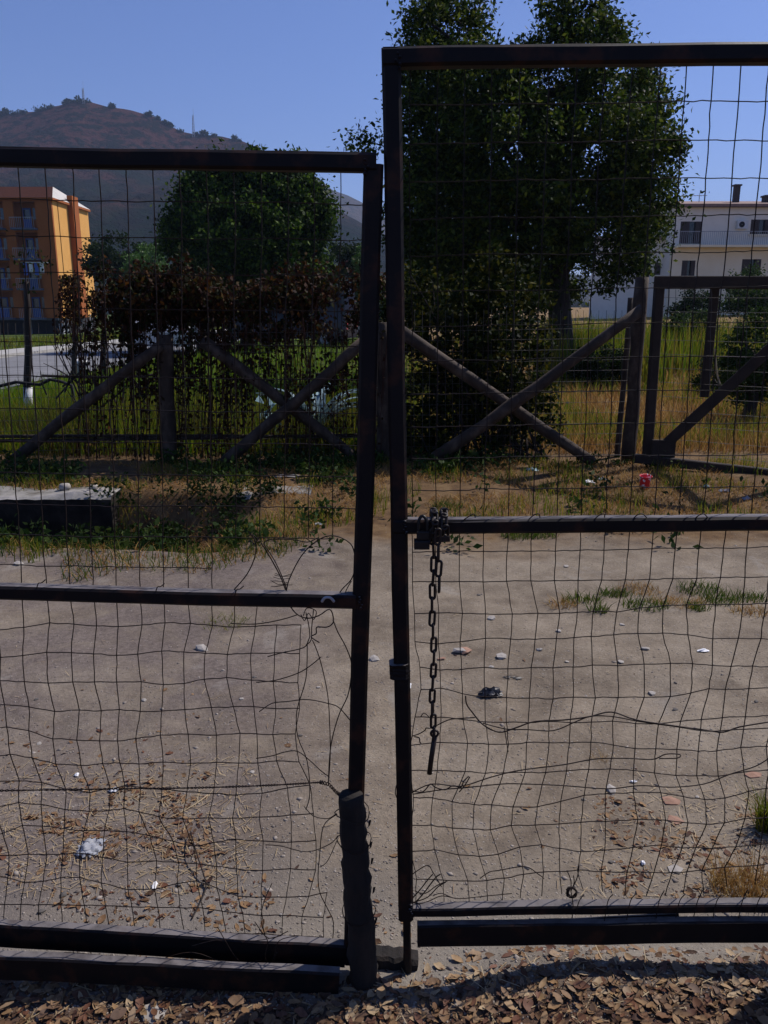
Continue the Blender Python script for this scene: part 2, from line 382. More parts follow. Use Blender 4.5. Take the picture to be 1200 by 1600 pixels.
def gzs(x, y): return float(gz(x, y))
def axis(segs):
    out = []
    for a, b, st in segs: out += list(np.arange(a, b, st))
    return np.array(out)
gx = np.concatenate([-np.geomspace(2600, 6, 46), axis([(-5.9, -2.5, .15), (-2.5, 2.5, .04), (2.5, 5.9, .15)]), np.geomspace(6, 2600, 46)])
gy = np.concatenate([-np.geomspace(300, 1, 14), axis([(-.5, 1.0, .25), (1.0, 7.6, .035), (7.6, 12, .12), (12, 40, .7)]), np.geomspace(40, 4000, 60)])
X, Y = np.meshgrid(gx, gy); Z = gz(X, Y)
nx, ny = len(gx), len(gy); idx = np.arange(nx * ny).reshape(ny, nx)
Q = np.stack([idx[:-1, :-1], idx[:-1, 1:], idx[1:, 1:], idx[1:, :-1]], -1).reshape(-1, 4)
link('ground', mesh_np('ground', np.stack([X, Y, Z], -1).reshape(-1, 3), Q, M['ground'], True), kind='structure')

# road along the left
def strip(name, x0f, x1f, ys, lift, mat, kind='structure', thick=0):
    V = []; Fq = []
    for i, y in enumerate(ys):
        for xx in (x0f(y), x1f(y)):
            V.append((xx, y, gzs(xx, y) * 0 + float(gz((x0f(y) + x1f(y)) / 2, y)) + lift))
    n = len(V)
    for i in range(len(ys) - 1): Fq.append((2 * i, 2 * i + 1, 2 * i + 3, 2 * i + 2))
    mb = MB().add(V, Fq)
    if thick:
        mb.add([(a, b, c - thick) for a, b, c in V], [])
        for i in range(len(ys) - 1):
            mb.f.append((2 * i, 2 * i + 2, n + 2 * i + 2, n + 2 * i)); mb.f.append((2 * i + 1, n + 2 * i + 1, n + 2 * i + 3, 2 * i + 3))
    return mb.build(name, mat, kind=kind)
ys = list(np.linspace(2, 75, 74))
rl = lambda y: -11.6; rr_ = lambda y: -6.9 + .2 * math.sin(y * .3)
strip('road', rl, rr_, ys, .05, M['asphalt'])
strip('kerb', lambda y: rl(y) - .22, lambda y: rl(y), ys, .15, M['kerb'], thick=.2)
strip('pavement', lambda y: rl(y) - 1.5, lambda y: rl(y) - .22, ys, .146, M['kerb'], thick=.2)

# hills
def hill(name, prof, Yr, Yb, mat, seed, amp):
    px = [p[0] for p in prof]; pts = [at(a, b, Yr) for a, b in prof]
    xs = np.array([p.x for p in pts]); zs = np.array([p.z for p in pts])
    gx_ = np.linspace(xs[0], xs[-1], 260); gy_ = np.concatenate([np.linspace(Yb, Yr, 70), np.linspace(Yr, Yr * 1.5, 16)[1:]])
    Xg, Yg = np.meshgrid(gx_, gy_)
    Zr = np.interp(Xg * (Yr / np.maximum(Yg, Yr)) , xs, zs)
    t = np.clip((Yg - Yb) / (Yr - Yb), 0, 1)
    prof_t = t ** 1.15
    Zg = Zr * prof_t
    Zg = Zg * np.where(Yg > Yr, np.cos(np.clip((Yg - Yr) / (Yr * .5), 0, 1) * 1.5), 1)
    wob = (vnoise(Xg, Yg, 140, seed) * 1.0 + vnoise(Xg, Yg, 55, seed + 1) * .5 + vnoise(Xg, Yg, 20, seed + 2) * .2 + vnoise(Xg, Yg, 8, seed + 3) * .10)
    Zg = Zg + wob * amp * np.sin(np.clip(t, 0, 1) * math.pi) * np.clip(Zr / 60, 0, 1) + vnoise(Xg, Yg, 8, seed + 3) * .8 - 2 * (t <= 0)
    m, n = Xg.shape; idx = np.arange(m * n).reshape(m, n)
    Qh = np.stack([idx[:-1, :-1], idx[:-1, 1:], idx[1:, 1:], idx[1:, :-1]], -1).reshape(-1, 4)
    return link(name, mesh_np(name, np.stack([Xg, Yg, Zg], -1).reshape(-1, 3), Qh, mat, True), kind='structure')
hill('hill', [(-900, 330), (-500, 250), (-300, 205), (-150, 188), (-40, 182), (0, 179), (60, 174), (95, 164), (115, 158), (135, 158), (165, 166), (205, 172),
      (240, 182), (262, 195), (285, 206), (310, 211), (345, 213), (375, 219), (400, 230), (425, 243), (450, 262), (480, 290), (540, 335), (640, 390), (760, 440)],
     720, 300, M['hill'], 3, 42)
hill('far_hill', [(-200, 400), (200, 330), (380, 262), (440, 255), (480, 267), (500, 281), (520, 297), (545, 306), (565, 316), (585, 330), (605, 343), (640, 365),
      (720, 400), (900, 430), (1300, 440)], 1500, 750, M['hill2'], 9, 30)

# ------------------------------------------------------------------ foliage tools
def leaf_np(P, size, asp=.45, var=.4, tipdir=None, fold=.18):
    n = len(P)
    d = rng.normal(size=(n, 3))
    if tipdir is not None: d = d * .7 + np.asarray(tipdir)
    d /= np.linalg.norm(d, axis=1, keepdims=True) + 1e-9
    q = rng.normal(size=(n, 3)); s = np.cross(d, q); s /= np.linalg.norm(s, axis=1, keepdims=True) + 1e-9
    nn = np.cross(d, s)
    L_ = (size * (1 + var * rng.uniform(-1, 1, n)))[:, None]; w = L_ * asp * .5
    b = P; mid = P + d * L_ * .45 - nn * L_ * fold * .5
    V = np.stack([b, mid + s * w, P + d * L_, mid - s * w], 1).reshape(-1, 3)
    Fq = np.arange(4 * n).reshape(n, 4)
    return V, Fq
def blob_points(blobs, nclump, per, cr, shell=.55):
    wts = np.array([b[3] * b[4] * b[5] for b in blobs]) ** .8; wts /= wts.sum()
    k = rng.choice(len(blobs), nclump, p=wts)
    B = np.array(blobs)[k]
    d = rng.normal(size=(nclump, 3)); d /= np.linalg.norm(d, axis=1, keepdims=True)
    r = rng.uniform(shell ** 3, 1, nclump) ** (1 / 3)
    C = B[:, :3] + d * r[:, None] * B[:, 3:6]
    m = rng.integers(int(per * .5), int(per * 1.5), nclump)
    rep = np.repeat(np.arange(nclump), m)
    crs = cr * rng.uniform(.6, 1.3, nclump)
    P = C[rep] + rng.normal(size=(len(rep), 3)) * (crs[rep][:, None] * np.array([1, 1, .75]) * .55)
    return C, P
def make_tree(name, base, blobs, tr, nclump, per, cr, lsize, leaf, label, asp=.5, shell=.5, limbs=10, trunk_top=None, group=None, bark='bark', lean=(0, 0)):
    base = Vector(base); root = empty(name, base); tag(root, label, 'tree', group)
    C, P = blob_points(blobs, nclump, per, cr, shell)
    V, Fq = leaf_np(P, lsize, asp)
    cz = np.mean([b[2] for b in blobs]); cx = np.mean([b[0] for b in blobs]); cy = np.mean([b[1] for b in blobs])
    top = Vector(trunk_top) if trunk_top else Vector((cx, cy, cz))
    mb = MB()
    pts = []
    for i in range(9):
        t = i / 8; p = base.lerp(top, t) + Vector((mnoise.noise(Vector((t * 3, base.x, 1))), mnoise.noise(Vector((t * 3, 5, base.y))), 0)) * tr * 1.2 * t
        pts.append(p)
    pts[0].z -= .1
    mb.tube(pts, [tr * (1.35 if i == 0 else 1.0) * (1 - .62 * i / 8) for i in range(9)], 9, jit=.08)
    for k in range(limbs):
        a = pts[random.randint(3, 8)]; c = Vector(C[random.randrange(len(C))])
        m1 = a.lerp(c, .5) + Vector((random.uniform(-1, 1), random.uniform(-1, 1), random.uniform(0, 1))) * (c - a).length * .12
        mb.tube([a, a.lerp(m1, .55), m1, c], [tr * .4, tr * .3, tr * .2, tr * .06], 6)
    mb.build('trunk', M[bark], root, True)
    link('crown', mesh_np('crown', V, Fq, M[leaf]), root)
    return root
def pblob(px, py, Y, rx, ry, dy=None):
    """an ellipsoid of foliage: centre at a pixel and depth, radii in photo pixels"""
    c = at(px, py, Y); k = (Y * CP - (c.z - EYE) * SP) / F
    return (c.x, c.y, c.z, rx * k, (dy if dy else (rx + ry) / 2 * k), ry * k)
def blades(P, h, w, lean=.35, hv=.4):
    n = len(P); a = rng.uniform(0, 2 * np.pi, n); H = h * (1 + hv * rng.uniform(-1, 1, n))
    b = rng.uniform(0, 2 * np.pi, n); ln = H * lean * rng.uniform(.2, 1.4, n)
    s = np.stack([np.cos(a), np.sin(a), 0 * a], 1) * (w * rng.uniform(.6, 1.3, n) / 2)[:, None]
    d = np.stack([np.cos(b), np.sin(b), 0 * b], 1)
    up = np.array([0, 0, 1.0])
    m = P + up * (H * .55)[:, None] + d * (ln * .35)[:, None]; t = P + up * H[:, None] + d * ln[:, None]
    V = np.stack([P - s, P + s, m + s * .75, m - s * .75, t + s * .08, t - s * .08], 1).reshape(-1, 3)
    i = np.arange(n)[:, None] * 6
    Fq = np.concatenate([i + np.array([[0, 1, 2, 3]]), i + np.array([[3, 2, 4, 5]])], 0)
    return V, Fq
def field(px0, px1, y0, y1, n, power=1.0):
    """points on the ground between two depths inside the picture's width range"""
    u = rng.uniform(0, 1, n); Yv = 1 / ((1 - u) / y0 + u / y1) if power else y0 + u * (y1 - y0)
    px = rng.uniform(px0, px1, n)
    k = (Yv * CP + EYE * SP) / F; Xv = (px - 600) * k
    return Xv, Yv
def on_ground(x, y, dz=-.005): return np.stack([x, y, gz(x, y) + dz], 1)
def patchy(x, y, s, thr, seed): return vnoise(x, y, s, seed) > thr

# ------------------------------------------------------------------ far things: trees on the ridge, masts, buildings
def ridge_tree(px, py, r, lab):
    Yr = 718; c = at(px, py + 2, Yr); k = Yr / F; rw = r * k
    root = empty('ridge_tree', (c.x, c.y, c.z - rw * 1.0)); tag(root, lab, 'tree', 'trees along the hill ridge')
    C, P = blob_points([(c.x, c.y, c.z, rw, rw, rw * .75)], 14, 26, rw * .5, .3)
    V, Fq = leaf_np(P, rw * .45, .7)
    MB().tube([(c.x, c.y, c.z - rw * 2.2), (c.x + .3, c.y, c.z)], [rw * .12, rw * .06], 5).build('trunk', M['bark'], root)
    link('crown', mesh_np('crown', V, Fq, M['lf_olive']), root)
rt = [(8, 176, 7), (22, 178, 5), (36, 176, 6), (60, 172, 5), (68, 170, 6), (80, 166, 5), (108, 160, 7), (122, 158, 8), (134, 160, 6), (175, 164, 4.5), (232, 177, 5),
      (246, 184, 4), (258, 190, 4), (266, 193, 4.5), (281, 205, 5), (306, 209, 5), (318, 207, 5.5), (334, 211, 4), (366, 213, 4), (374, 219, 3.5)]
for px, py, r in rt: ridge_tree(px, py, r, 'small dark tree on the skyline of the dry brown hill')
def mast(px, ytop, ybot, lab):
    Yr = 714; a = at(px, ybot, Yr); b = at(px, ytop, Yr); a.z -= 6
    root = empty('radio_mast', a); tag(root, lab, 'mast')
    H = b.z - a.z; w = 1.1
    for sx, sy in ((-1, -1), (1, -1), (1, 1), (-1, 1)):
        MB().tube([a + Vector((sx * w, sy * w, 0)), b + Vector((sx * .15, sy * .15, 0))], .14, 4).build('leg', M['grey'], root)
    mb = MB(); n = 9
    for i in range(n):
        t0, t1 = i / n, (i + 1) / n; w0 = w + (.15 - w) * t0; w1 = w + (.15 - w) * t1
        for s in (-1, 1):
            mb.tube([a + Vector((-w0 * s, -w0, H * t0)), a + Vector((w1 * s, -w1, H * t1))], .08, 4)
            mb.tube([a + Vector((-w0 * s, w0, H * t0)), a + Vector((w1 * s, w1, H * t1))], .08, 4)
    mb.build('lattice', M['grey'], root)
    MB().tube([b, b + Vector((0, 0, 5))], .1, 4).build('antenna', M['grey'], root)
mast(130, 138, 160, 'thin lattice radio mast on the highest point of the hill')
mast(302, 180, 209, 'thin lattice radio mast beside trees lower along the ridge')

def wall_cells(mb, x0, x1, z0, z1, y0, y1, openings, axis_='x'):
    """a wall slab with rectangular openings, as butted boxes"""
    xs = sorted(set([x0, x1] + [v for o in openings for v in o[:2] if x0 < v < x1]))
    zs = sorted(set([z0, z1] + [v for o in openings for v in o[2:] if z0 < v < z1]))
    for i in range(len(xs) - 1):
        for j in range(len(zs) - 1):
            cx, cz = (xs[i] + xs[i + 1]) / 2, (zs[j] + zs[j + 1]) / 2
            if any(o[0] < cx < o[1] and o[2] < cz < o[3] for o in openings): continue
            if axis_ == 'x': mb.box(xs[i], xs[i + 1], y0, y1, zs[j], zs[j + 1])
            else: mb.box(y0, y1, xs[i], xs[i + 1], zs[j], zs[j + 1])
    return mb

# --- orange apartment block
def orange_block():
    Yf = 85.0; Yb = 95.0
    Xr = at(82, 340, Yf).x; Xl = Xr - 26
    zt = at(75, 309, Yf).z
    g = gzs(Xr, Yf)
    z1 = at(90, 497, Yf).z
    root = empty('apartment_block', (Xr - 10, Yf, g)); tag(root, 'orange apartment block with blue balcony doors and grey roof at the foot of the hill', 'building')
    fl = [z1, at(60, 462, Yf).z - 1.0, 0, 0]
    n = 4; hgt = (zt - z1) / n
    fx = lambda px: at(px, 400, Yf).x
    ops = []
    for k in range(n):
        zb = z1 + k * hgt + .05; zh = z1 + (k + 1) * hgt - .35
        for a, b in ((28, 62), (-26, 13), (-80, -42), (-135, -98), (-190, -150)):
            ops.append((fx(a), fx(b), zb, zh))
    mb = wall_cells(MB(), Xl, Xr, z1, zt, Yf, Yf + .3, ops)
    mb.build('wall', M['shade_orange'], root)
    MB().box(Xl, Xr, Yf + 1.5, Yf + 1.7, z1, zt).build('loggia_wall', M['shade_orange'], root)
    for k in range(n + 1): MB().box(Xl + .05, Xr - .32, Yf + .302, Yf + 1.498, z1 + k * hgt - .25 + .02, z1 + k * hgt + .03).build('floor_slab', M['slate'], root)
    # gable end with pilaster
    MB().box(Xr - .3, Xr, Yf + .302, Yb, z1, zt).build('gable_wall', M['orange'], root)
    MB().box(Xr + .002, Xr + .55, Yf + 4.3, Yf + 6.0, z1, zt + .75).build('chimney_breast', M['shade_orange'], root)
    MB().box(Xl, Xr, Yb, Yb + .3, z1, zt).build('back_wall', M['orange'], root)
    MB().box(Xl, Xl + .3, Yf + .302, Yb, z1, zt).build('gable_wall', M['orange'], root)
    # pilotis level
    MB().box(Xl, Xr - .05, Yf + 2.0, Yb, g - .5, z1 - .01).build('ground_storey', M['dark'], root)
    for k in range(8):
        x = Xr - .25 - k * 3.4
        MB().box(x - .22, x + .22, Yf + .1, Yf + .55, g - .5, z1 - .012).build('pillar', M['grey'], root)
    for k in range(3): MB().tube([(Xr + .12, Yf + 1 + k * 3.4, g - .3), (Xr + .12, Yf + 1 + k * 3.4, z1 + .3)], .09, 6).build('drain_pipe', M['lime'], root)
    # roof: two slopes with overhang
    ry = (Yf + Yb) / 2; o = .3; zr = zt + 1.7; xh = Xr - 1.6
    e0, e1, e2, e3 = (Xl - o, Yf - o, zt), (Xr + o, Yf - o, zt), (Xr + o, Yb + o, zt), (Xl - o, Yb + o, zt); r0, r1 = (Xl + 3, ry, zr), (xh, ry, zr)
    MB().add([e0, e1, r1, r0], [(0, 1, 2, 3)]).build('roof', M['darktile'], root); MB().add([e2, e3, r0, r1], [(0, 1, 2, 3)]).build('roof', M['darktile'], root)
    MB().add([e1, e2, r1], [(0, 1, 2)]).build('hip_roof', M['roofgrey'], root); MB().add([e3, e0, r0], [(0, 1, 2)]).build('hip_roof', M['roofgrey'], root)
    MB().box(Xl - o, Xr + o, Yf - o, Yb + o, zt - .22, zt - .004).build('eaves', M['shade_orange'], root)
    for k in range(n):
        zb = z1 + k * hgt + .05
        for a, b in ((28, 62), (-26, 13), (-80, -42), (-135, -98)):
            x0, x1 = fx(a), fx(b); w = x1 - x0
            d = MB().box(x0 + .15 * w, x0 + .52 * w, Yf + 1.42, Yf + 1.498, zb, zb + 2.05).build('balcony_door', M['bluedoor'], root)
            MB().box(x0 + .19 * w, x0 + .48 * w, Yf + 1.40, Yf + 1.419, zb + 1.0, zb + 1.9).build('pane', M['glass'], d)
            MB().box(x0 + .62 * w, x0 + .9 * w, Yf + 1.42, Yf + 1.498, zb + .95, zb + 2.05).build('window', M['glass'], root)
            MB().box(x0 - .1, x1 + .1, Yf - .9, Yf - .002, zb - .2, zb - .02).build('balcony', M['slate'], root)
            rl_ = MB(); rl_.box(x0 - .1, x1 + .1, Yf - .9, Yf - .86, zb + .92, zb + .97)
            q = int(w / .16)
            for j in range(q + 1):
                xx = x0 - .08 + (w + .16) * j / q; rl_.box(xx - .012, xx + .012, Yf - .892, Yf - .868, zb - .02, zb + .92)
            rl_.build('railing', M['grey'], root)
    # awning and laundry on one balcony
    x0, x1 = fx(38), fx(76); z = z1 + 2 * hgt - .4
    MB().box(x0, x1, Yf - 1.0, Yf - .05, z, z + .06).build('awning', M['lime'], root)
    for j in range(4): MB().box(x0 + .2 + j * .55, x0 + .58 + j * .55, Yf - .95, Yf - .93, z - 1.2 + .2 * (j % 2), z - .004).build('laundry', [M['bluedoor'], M['lime']][j % 2], root)
orange_block()

# --- white house on the right
def white_house():
    Yf = 66.0
    f = lambda px, py: at(px, py, Yf)
    x0 = f(1054, 340).x; x1 = x0 + 26; zt = f(1100, 324).z; zm = f(1100, 384).z; g = gzs(x0, Yf) - .5
    root = empty('white_house', (x0 + 6, Yf, g + .5)); tag(root, 'white two-storey house with brown shutters and a long balcony behind the field', 'building')
    wins = [(f(1064, 0).x, f(1098, 0).x, 346, 381), (f(1174, 0).x, f(1206, 0).x, 343, 366), (f(1066, 0).x, f(1087, 0).x, 407, 431), (f(1160, 0).x, f(1190, 0).x, 405, 431),
            (f(1260, 0).x, f(1290, 0).x, 343, 381), (f(1270, 0).x, f(1295, 0).x, 405, 431)]
    def fxp(px, py): return f(px, py)
    defs = [(1064, 1098, 346, 381), (1174, 1206, 343, 366), (1066, 1087, 407, 431), (1160, 1190, 405, 431), (1260, 1290, 343, 381), (1270, 1295, 405, 431)]
    ops = [(f(a, c).x, f(b, c).x, f(a, d).z, f(a, c).z) for a, b, c, d in defs]
    wall_cells(MB(), x0, x1, g, zm - .1, Yf, Yf + .35, [o for o in ops if o[3] < zm]).build('wall', M['cream'], root)
    wall_cells(MB(), x0, x1, zm - .1, zt, Yf + .003, Yf + .353, [o for o in ops if o[3] > zm]).build('wall', M['whitew'], root)
    for a, b, c, d in ops:
        w = MB().box(a, b, Yf + .2, Yf + .26, c, d).build('window', M['glass'], root)
        MB().box(a - .05, a + .02, Yf + .1, Yf + .2, c, d).build('frame', M['shutter'], w)
        MB().box(b - .02, b + .05, Yf + .1, Yf + .2, c, d).build('frame', M['shutter'], w)
        MB().box(a - .12, b + .12, Yf - .12, Yf - .003, c - .12, c).build('sill', M['cream'], w)
        for s, (u, v) in enumerate(((a - .02, a + (b - a) * .42), (b - (b - a) * .3, b + .02))):
            sh = MB(); nn = 12
            sh.box(u, v, Yf + .02, Yf + .05, c, d)
            for k in range(nn): sh.box(u + .05, v - .05, Yf - .0, Yf + .018, c + (d - c) * (k + .15) / nn, c + (d - c) * (k + .8) / nn)
            sh.build('shutter', M['shutter'], root)
    # balcony with rail
    MB().box(x0 + .2, x1, Yf - 1.1, Yf - .004, zm - .16, zm).build('balcony', M['cream'], root)
    rl_ = MB(); rl_.box(x0 + .2, x1, Yf - 1.08, Yf - 1.04, zm + .95, zm + 1.0)
    for j in range(170):
        xx = x0 + .25 + j * .15; rl_.box(xx - .01, xx + .01, Yf - 1.07, Yf - 1.05, zm, zm + .95)
    rl_.build('railing', M['grey'], root)
    # left return wall and lower wing
    MB().box(x0, x0 + .35, Yf + .36, Yf + 11, g, zt).build('side_wall', M['whitew'], root)
    MB().box(x0, x1, Yf + 11, Yf + 11.3, g, zt).build('back_wall', M['whitew'], root)
    wx0 = f(935, 430).x; wt = f(1000, 372).z
    o2 = [(f(1017, 0).x + 0, f(1029, 0).x, 397, 432), ]
    dd = [(1018, 1030, 398, 432), (1036, 1047, 408, 428)]
    ops2 = [(f(a, c).x, f(b, c).x, f(a, d).z, f(a, c).z) for a, b, c, d in dd]
    wall_cells(MB(), wx0, x0 - .003, g, wt, Yf + 2.0, Yf + 2.3, ops2).build('wing_wall', M['whitew'], root)
    for a, b, c, d in ops2: MB().box(a, b, Yf + 2.1, Yf + 2.16, c, d).build('window', M['shutter'], root)
    MB().box(wx0 - .3, x0 - .003, Yf + 1.6, Yf + 9, wt, wt + .25).build('wing_roof', M['tile'], root)
    # main roof with slight pitch and eaves
    o = .45; zr = zt + .9; ry = Yf + 5.6
    V = [(x0 - o, Yf - o, zt), (x1 + o, Yf - o, zt), (x1 + o, ry, zr), (x0 - o, ry, zr), (x0 - o, Yf + 11.8, zt), (x1 + o, Yf + 11.8, zt)]
    V2 = [(a, b, c + .22) for a, b, c in V]
    MB().add(V + V2, [(0, 3, 2, 1), (3, 4, 5, 2), (6, 7, 8, 9), (9, 8, 11, 10), (0, 1, 7, 6), (1, 2, 8, 7), (2, 5, 11, 8), (5, 4, 10, 11), (4, 3, 9, 10), (3, 0, 6, 9)]).build('roof', M['tile'], root)
    for px, pt, w in ((1149, 291, .42), (1199, 308, .7)):
        c = at(px, 318, Yf + 2.5); t = at(px, pt, Yf + 2.5)
        ch = MB().box(c.x - w / 2, c.x + w / 2, c.y - w / 2, c.y + w / 2, c.z - 1, t.z).build('chimney', M['shutter'], root)
        MB().box(c.x - w / 2 - .08, c.x + w / 2 + .08, c.y - w / 2 - .08, c.y + w / 2 + .08, t.z, t.z + .12).build('cap', M['shutter'], ch)
    c = at(1092, 316, Yf + 3)
    an = MB().tube([c - Vector((0, 0, 1)), c + Vector((0, 0, .6))], .03, 5); an.tube([c + Vector((-.6, 0, .5)), c + Vector((.6, 0, .5))], .02, 4)
    for j in range(5): an.tube([c + Vector((-.5 + .25 * j, -.3, .5)), c + Vector((-.5 + .25 * j, .3, .5))], .015, 4)
    an.build('antenna', M['grey'], root)
    c = at(1160, 351, Yf - .25)
    ac = MB().box(c.x - .4, c.x + .4, Yf - .4, Yf - .01, c.z - .3, c.z + .3).build('air_conditioner', M['lime'], root)
    MB().lathe([(.22, 0), (.22, .02), (.02, .02)], (0, 0, 0), 14).build('fan_grille', M['dark'], ac).matrix_basis = Matrix.Translation((c.x - .1, Yf - .402, c.z)) @ Matrix.Rotation(R(90), 4, 'X')
white_house()

# --- vehicles under the trees beyond the lawn
def vehicle(name, prof, wid, loc, rz, paint, label, glass, wheels, cat):
    root = empty(name, loc); root.rotation_euler.z = rz; tag(root, label, cat)
    def ch(nm, mb, mat, par=None, sm=False):
        o = bpy.data.objects.new(nm, mb.mesh(nm, mat, sm)); COL.objects.link(o); o.parent = par or root; return o
    n = len(prof); vs = []
    for s, ins in ((-1, .10), (-1, 0), (1, 0), (1, .10)):
        for (x, z) in prof:
            k = .94 if ins else 1.0; zz = (z - .8) * (k if z > .5 else 1) + .8
            taper = 1 - .12 * max(0, (z - 1.0)) / 1.0
            vs.append((x * k, s * (wid / 2 - ins) * taper, zz))
    fs = []
    for b in range(3):
        for i in range(n): fs.append((b * n + i, b * n + (i + 1) % n, (b + 1) * n + (i + 1) % n, (b + 1) * n + i))
    fs += [tuple(range(n - 1, -1, -1)), tuple(3 * n + i for i in range(n))]
    ch('body', MB().add(vs, fs), paint)
    for (a, b, c, d) in glass:      # side windows x0,x1,z0,z1 both sides
        for s in (-1, 1):
            yy = s * (wid / 2 - .02) * (1 - .12 * max(0, c - 1.0))
            yy2 = s * (wid / 2 - .02) * (1 - .12 * max(0, d - 1.0))
            ch('window', MB().add([(a, yy + s * .012, c), (b, yy + s * .012, c), (b - .08, yy2 + s * .012, d), (a + .08, yy2 + s * .012, d)], [(0, 1, 2, 3)]), M['glass'])
    for x in wheels:
        for s in (-1, 1):
            w = ch('wheel', MB().tube([(x, s * (wid / 2 - .2), .32), (x, s * (wid / 2 + .01), .32)], .32, 18), M['rubber'])
            ch('rim', MB().tube([(x, s * (wid / 2 + .005), .32), (x, s * (wid / 2 + .022), .32)], .19, 14), M['grey'], w)
    xr = min(p[0] for p in prof); xf = max(p[0] for p in prof)
    for s in (-1, 1):
        ch('headlight', MB().box(xf - .06, xf + .015, s * wid * .36 - .12, s * wid * .36 + .12, .62, .78), M['lime'])
        ch('tail_light', MB().box(xr - .015, xr + .06, s * wid * .4 - .06, s * wid * .4 + .06, .7, 1.0), M['cup'])
    return root
vp = at(462, 540, 33)
vehicle('parked_van', [(-2.3, .35), (-2.35, 1.0), (-2.25, 2.15), (-2.0, 2.3), (1.0, 2.3), (1.35, 2.15), (1.95, 1.25), (2.45, 1.05), (2.5, .5), (2.4, .32)], 1.95, (vp.x, 33, gzs(vp.x, 33)), R(168), M['van'],
        'dark navy van parked in the shade beyond the lawn', [(-.6, .5, 1.3, 1.95), (.6, 1.5, 1.3, 1.9)], (-1.5, 1.6), 'van')
vp = at(270, 550, 27)
vehicle('parked_car', [(-1.95, .32), (-2.0, .75), (-1.85, 1.0), (-1.45, 1.42), (-.9, 1.5), (.2, 1.48), (.95, 1.02), (1.85, .85), (1.98, .6), (1.95, .3)], 1.7, (vp.x, 27, gzs(vp.x, 27) + .05), R(95), M['carw'],
        'white car parked at the road edge behind the dead vine', [(-1.3, -.4, 1.02, 1.38), (-.35, .5, 1.02, 1.36)], (-1.2, 1.25), 'car')
vp = at(540, 520, 40)
vehicle('parked_car', [(-1.95, .32), (-2.0, .75), (-1.85, 1.0), (-1.45, 1.42), (-.9, 1.5), (.2, 1.48), (.95, 1.02), (1.85, .85), (1.98, .6), (1.95, .3)], 1.7, (vp.x, 40, gzs(vp.x, 40)), R(15), M['carw'],
        'white car half hidden behind the navy van', [(-1.3, -.4, 1.02, 1.38), (-.35, .5, 1.02, 1.36)], (-1.2, 1.25), 'car')

# ------------------------------------------------------------------ trees
b = onz(885, 603); b.z = gzs(b.x, b.y); TY = b.y
bl = [pblob(700, 45, TY + .5, 52, 45), pblob(735, 140, TY, 105, 62), pblob(890, 25, TY + .2, 52, 45), pblob(900, 90, TY - .3, 75, 70), pblob(690, 210, TY - .2, 85, 110),
      pblob(800, 230, TY - .8, 120, 130), pblob(935, 230, TY - .4, 90, 110), pblob(995, 195, TY + .6, 48, 66), pblob(1000, 275, TY + .5, 42, 75), pblob(700, 330, TY - .6, 85, 90),
      pblob(820, 340, TY - .8, 120, 90), pblob(950, 340, TY - .2, 85, 85), pblob(1005, 350, TY + .8, 28, 55), pblob(660, 120, TY + .3, 45, 70), pblob(985, 130, TY + .3, 35, 45),
      pblob(655, 300, TY + .2, 42, 120), pblob(700, 440, TY - .2, 80, 40), pblob(810, 440, TY, 70, 35), pblob(755, 400, TY - .4, 120, 45), pblob(980, 400, TY + .1, 28, 45)]
bl += [pblob(px, py, TY + random.uniform(-.8, .8), r, r * 1.2) for px, py, r in ((650, 40, 16), (668, 12, 16), (690, 0, 20), (650, 70, 14), (745, 20, 12), (845, 45, 10), (875, -15, 22), (925, 5, 18), (948, 45, 14), (1045, 175, 12), (1052, 215, 12),
       (1045, 300, 12), (1038, 345, 13), (560, 240, 10), (572, 222, 10), (566, 290, 7), (1015, 112, 14), (1000, 125, 14), (1030, 150, 12), (1000, 420, 14), (960, 60, 12), (1048, 250, 12), (900, 450, 16), (945, 440, 14))] * 3
make_tree('broadleaf_tree', b, bl, .27, 1250, 95, .32, .098, 'lf_big', 'tall dark broadleaf tree with a thick trunk standing behind the fence', .5, .35, 26, trunk_top=at(850, 150, TY))
b = onz(385, 545); b = Vector((at(385, 520, 30).x, 30, 0)); b.z = gzs(b.x, b.y)
bl = [pblob(345, 320, 30, 62, 58), pblob(420, 310, 30, 70, 50), pblob(385, 370, 29.5, 105, 60), pblob(460, 345, 30, 48, 62), pblob(300, 375, 30, 38, 45), pblob(475, 400, 30, 38, 40), pblob(390, 420, 29.5, 105, 40),
      pblob(395, 272, 30, 45, 28)] + [pblob(px, py, 30, r, r) for px, py, r in ((400, 240, 8), (305, 292, 22), (478, 292, 20), (345, 262, 18), (450, 258, 16), (505, 345, 16), (272, 372, 18), (270, 350, 12), (280, 330, 12), (300, 300, 14), (500, 330, 14), (508, 365, 12), (495, 300, 12), (330, 275, 12), (460, 272, 14), (265, 395, 12))] * 2
make_tree('round_tree', b, bl, .25, 760, 95, .40, .145, 'lf_dense', 'dense round dark green tree rising above the dead vine', .6, .4, 12, trunk_top=at(385, 350, 30))
def bg_tree(px, py, Yd, rx, ry, leaf, label, name='background_tree', n=90):
    c = at(px, py, Yd); k = Yd / F; g = gzs(c.x, Yd)
    bl = [pblob(px, py, Yd, rx, ry), pblob(px - rx * .5, py + ry * .35, Yd, rx * .55, ry * .6), pblob(px + rx * .5, py + ry * .3, Yd, rx * .55, ry * .6)]
    make_tree(name, (c.x, Yd, g), bl, max(.1, rx * k * .06), n, 60, rx * k * .24, rx * k * .10, leaf, label, .6, .3, 5)
bg_tree(185, 405, 60, 52, 38, 'lf_olive', 'dark bushy tree beside the orange block gable')
bg_tree(228, 412, 48, 34, 26, 'lf_bright', 'bright green bush between the gable and the round tree')
bg_tree(545, 408, 60, 42, 26, 'lf_olive', 'dark green tree at the foot of the far blue hill')
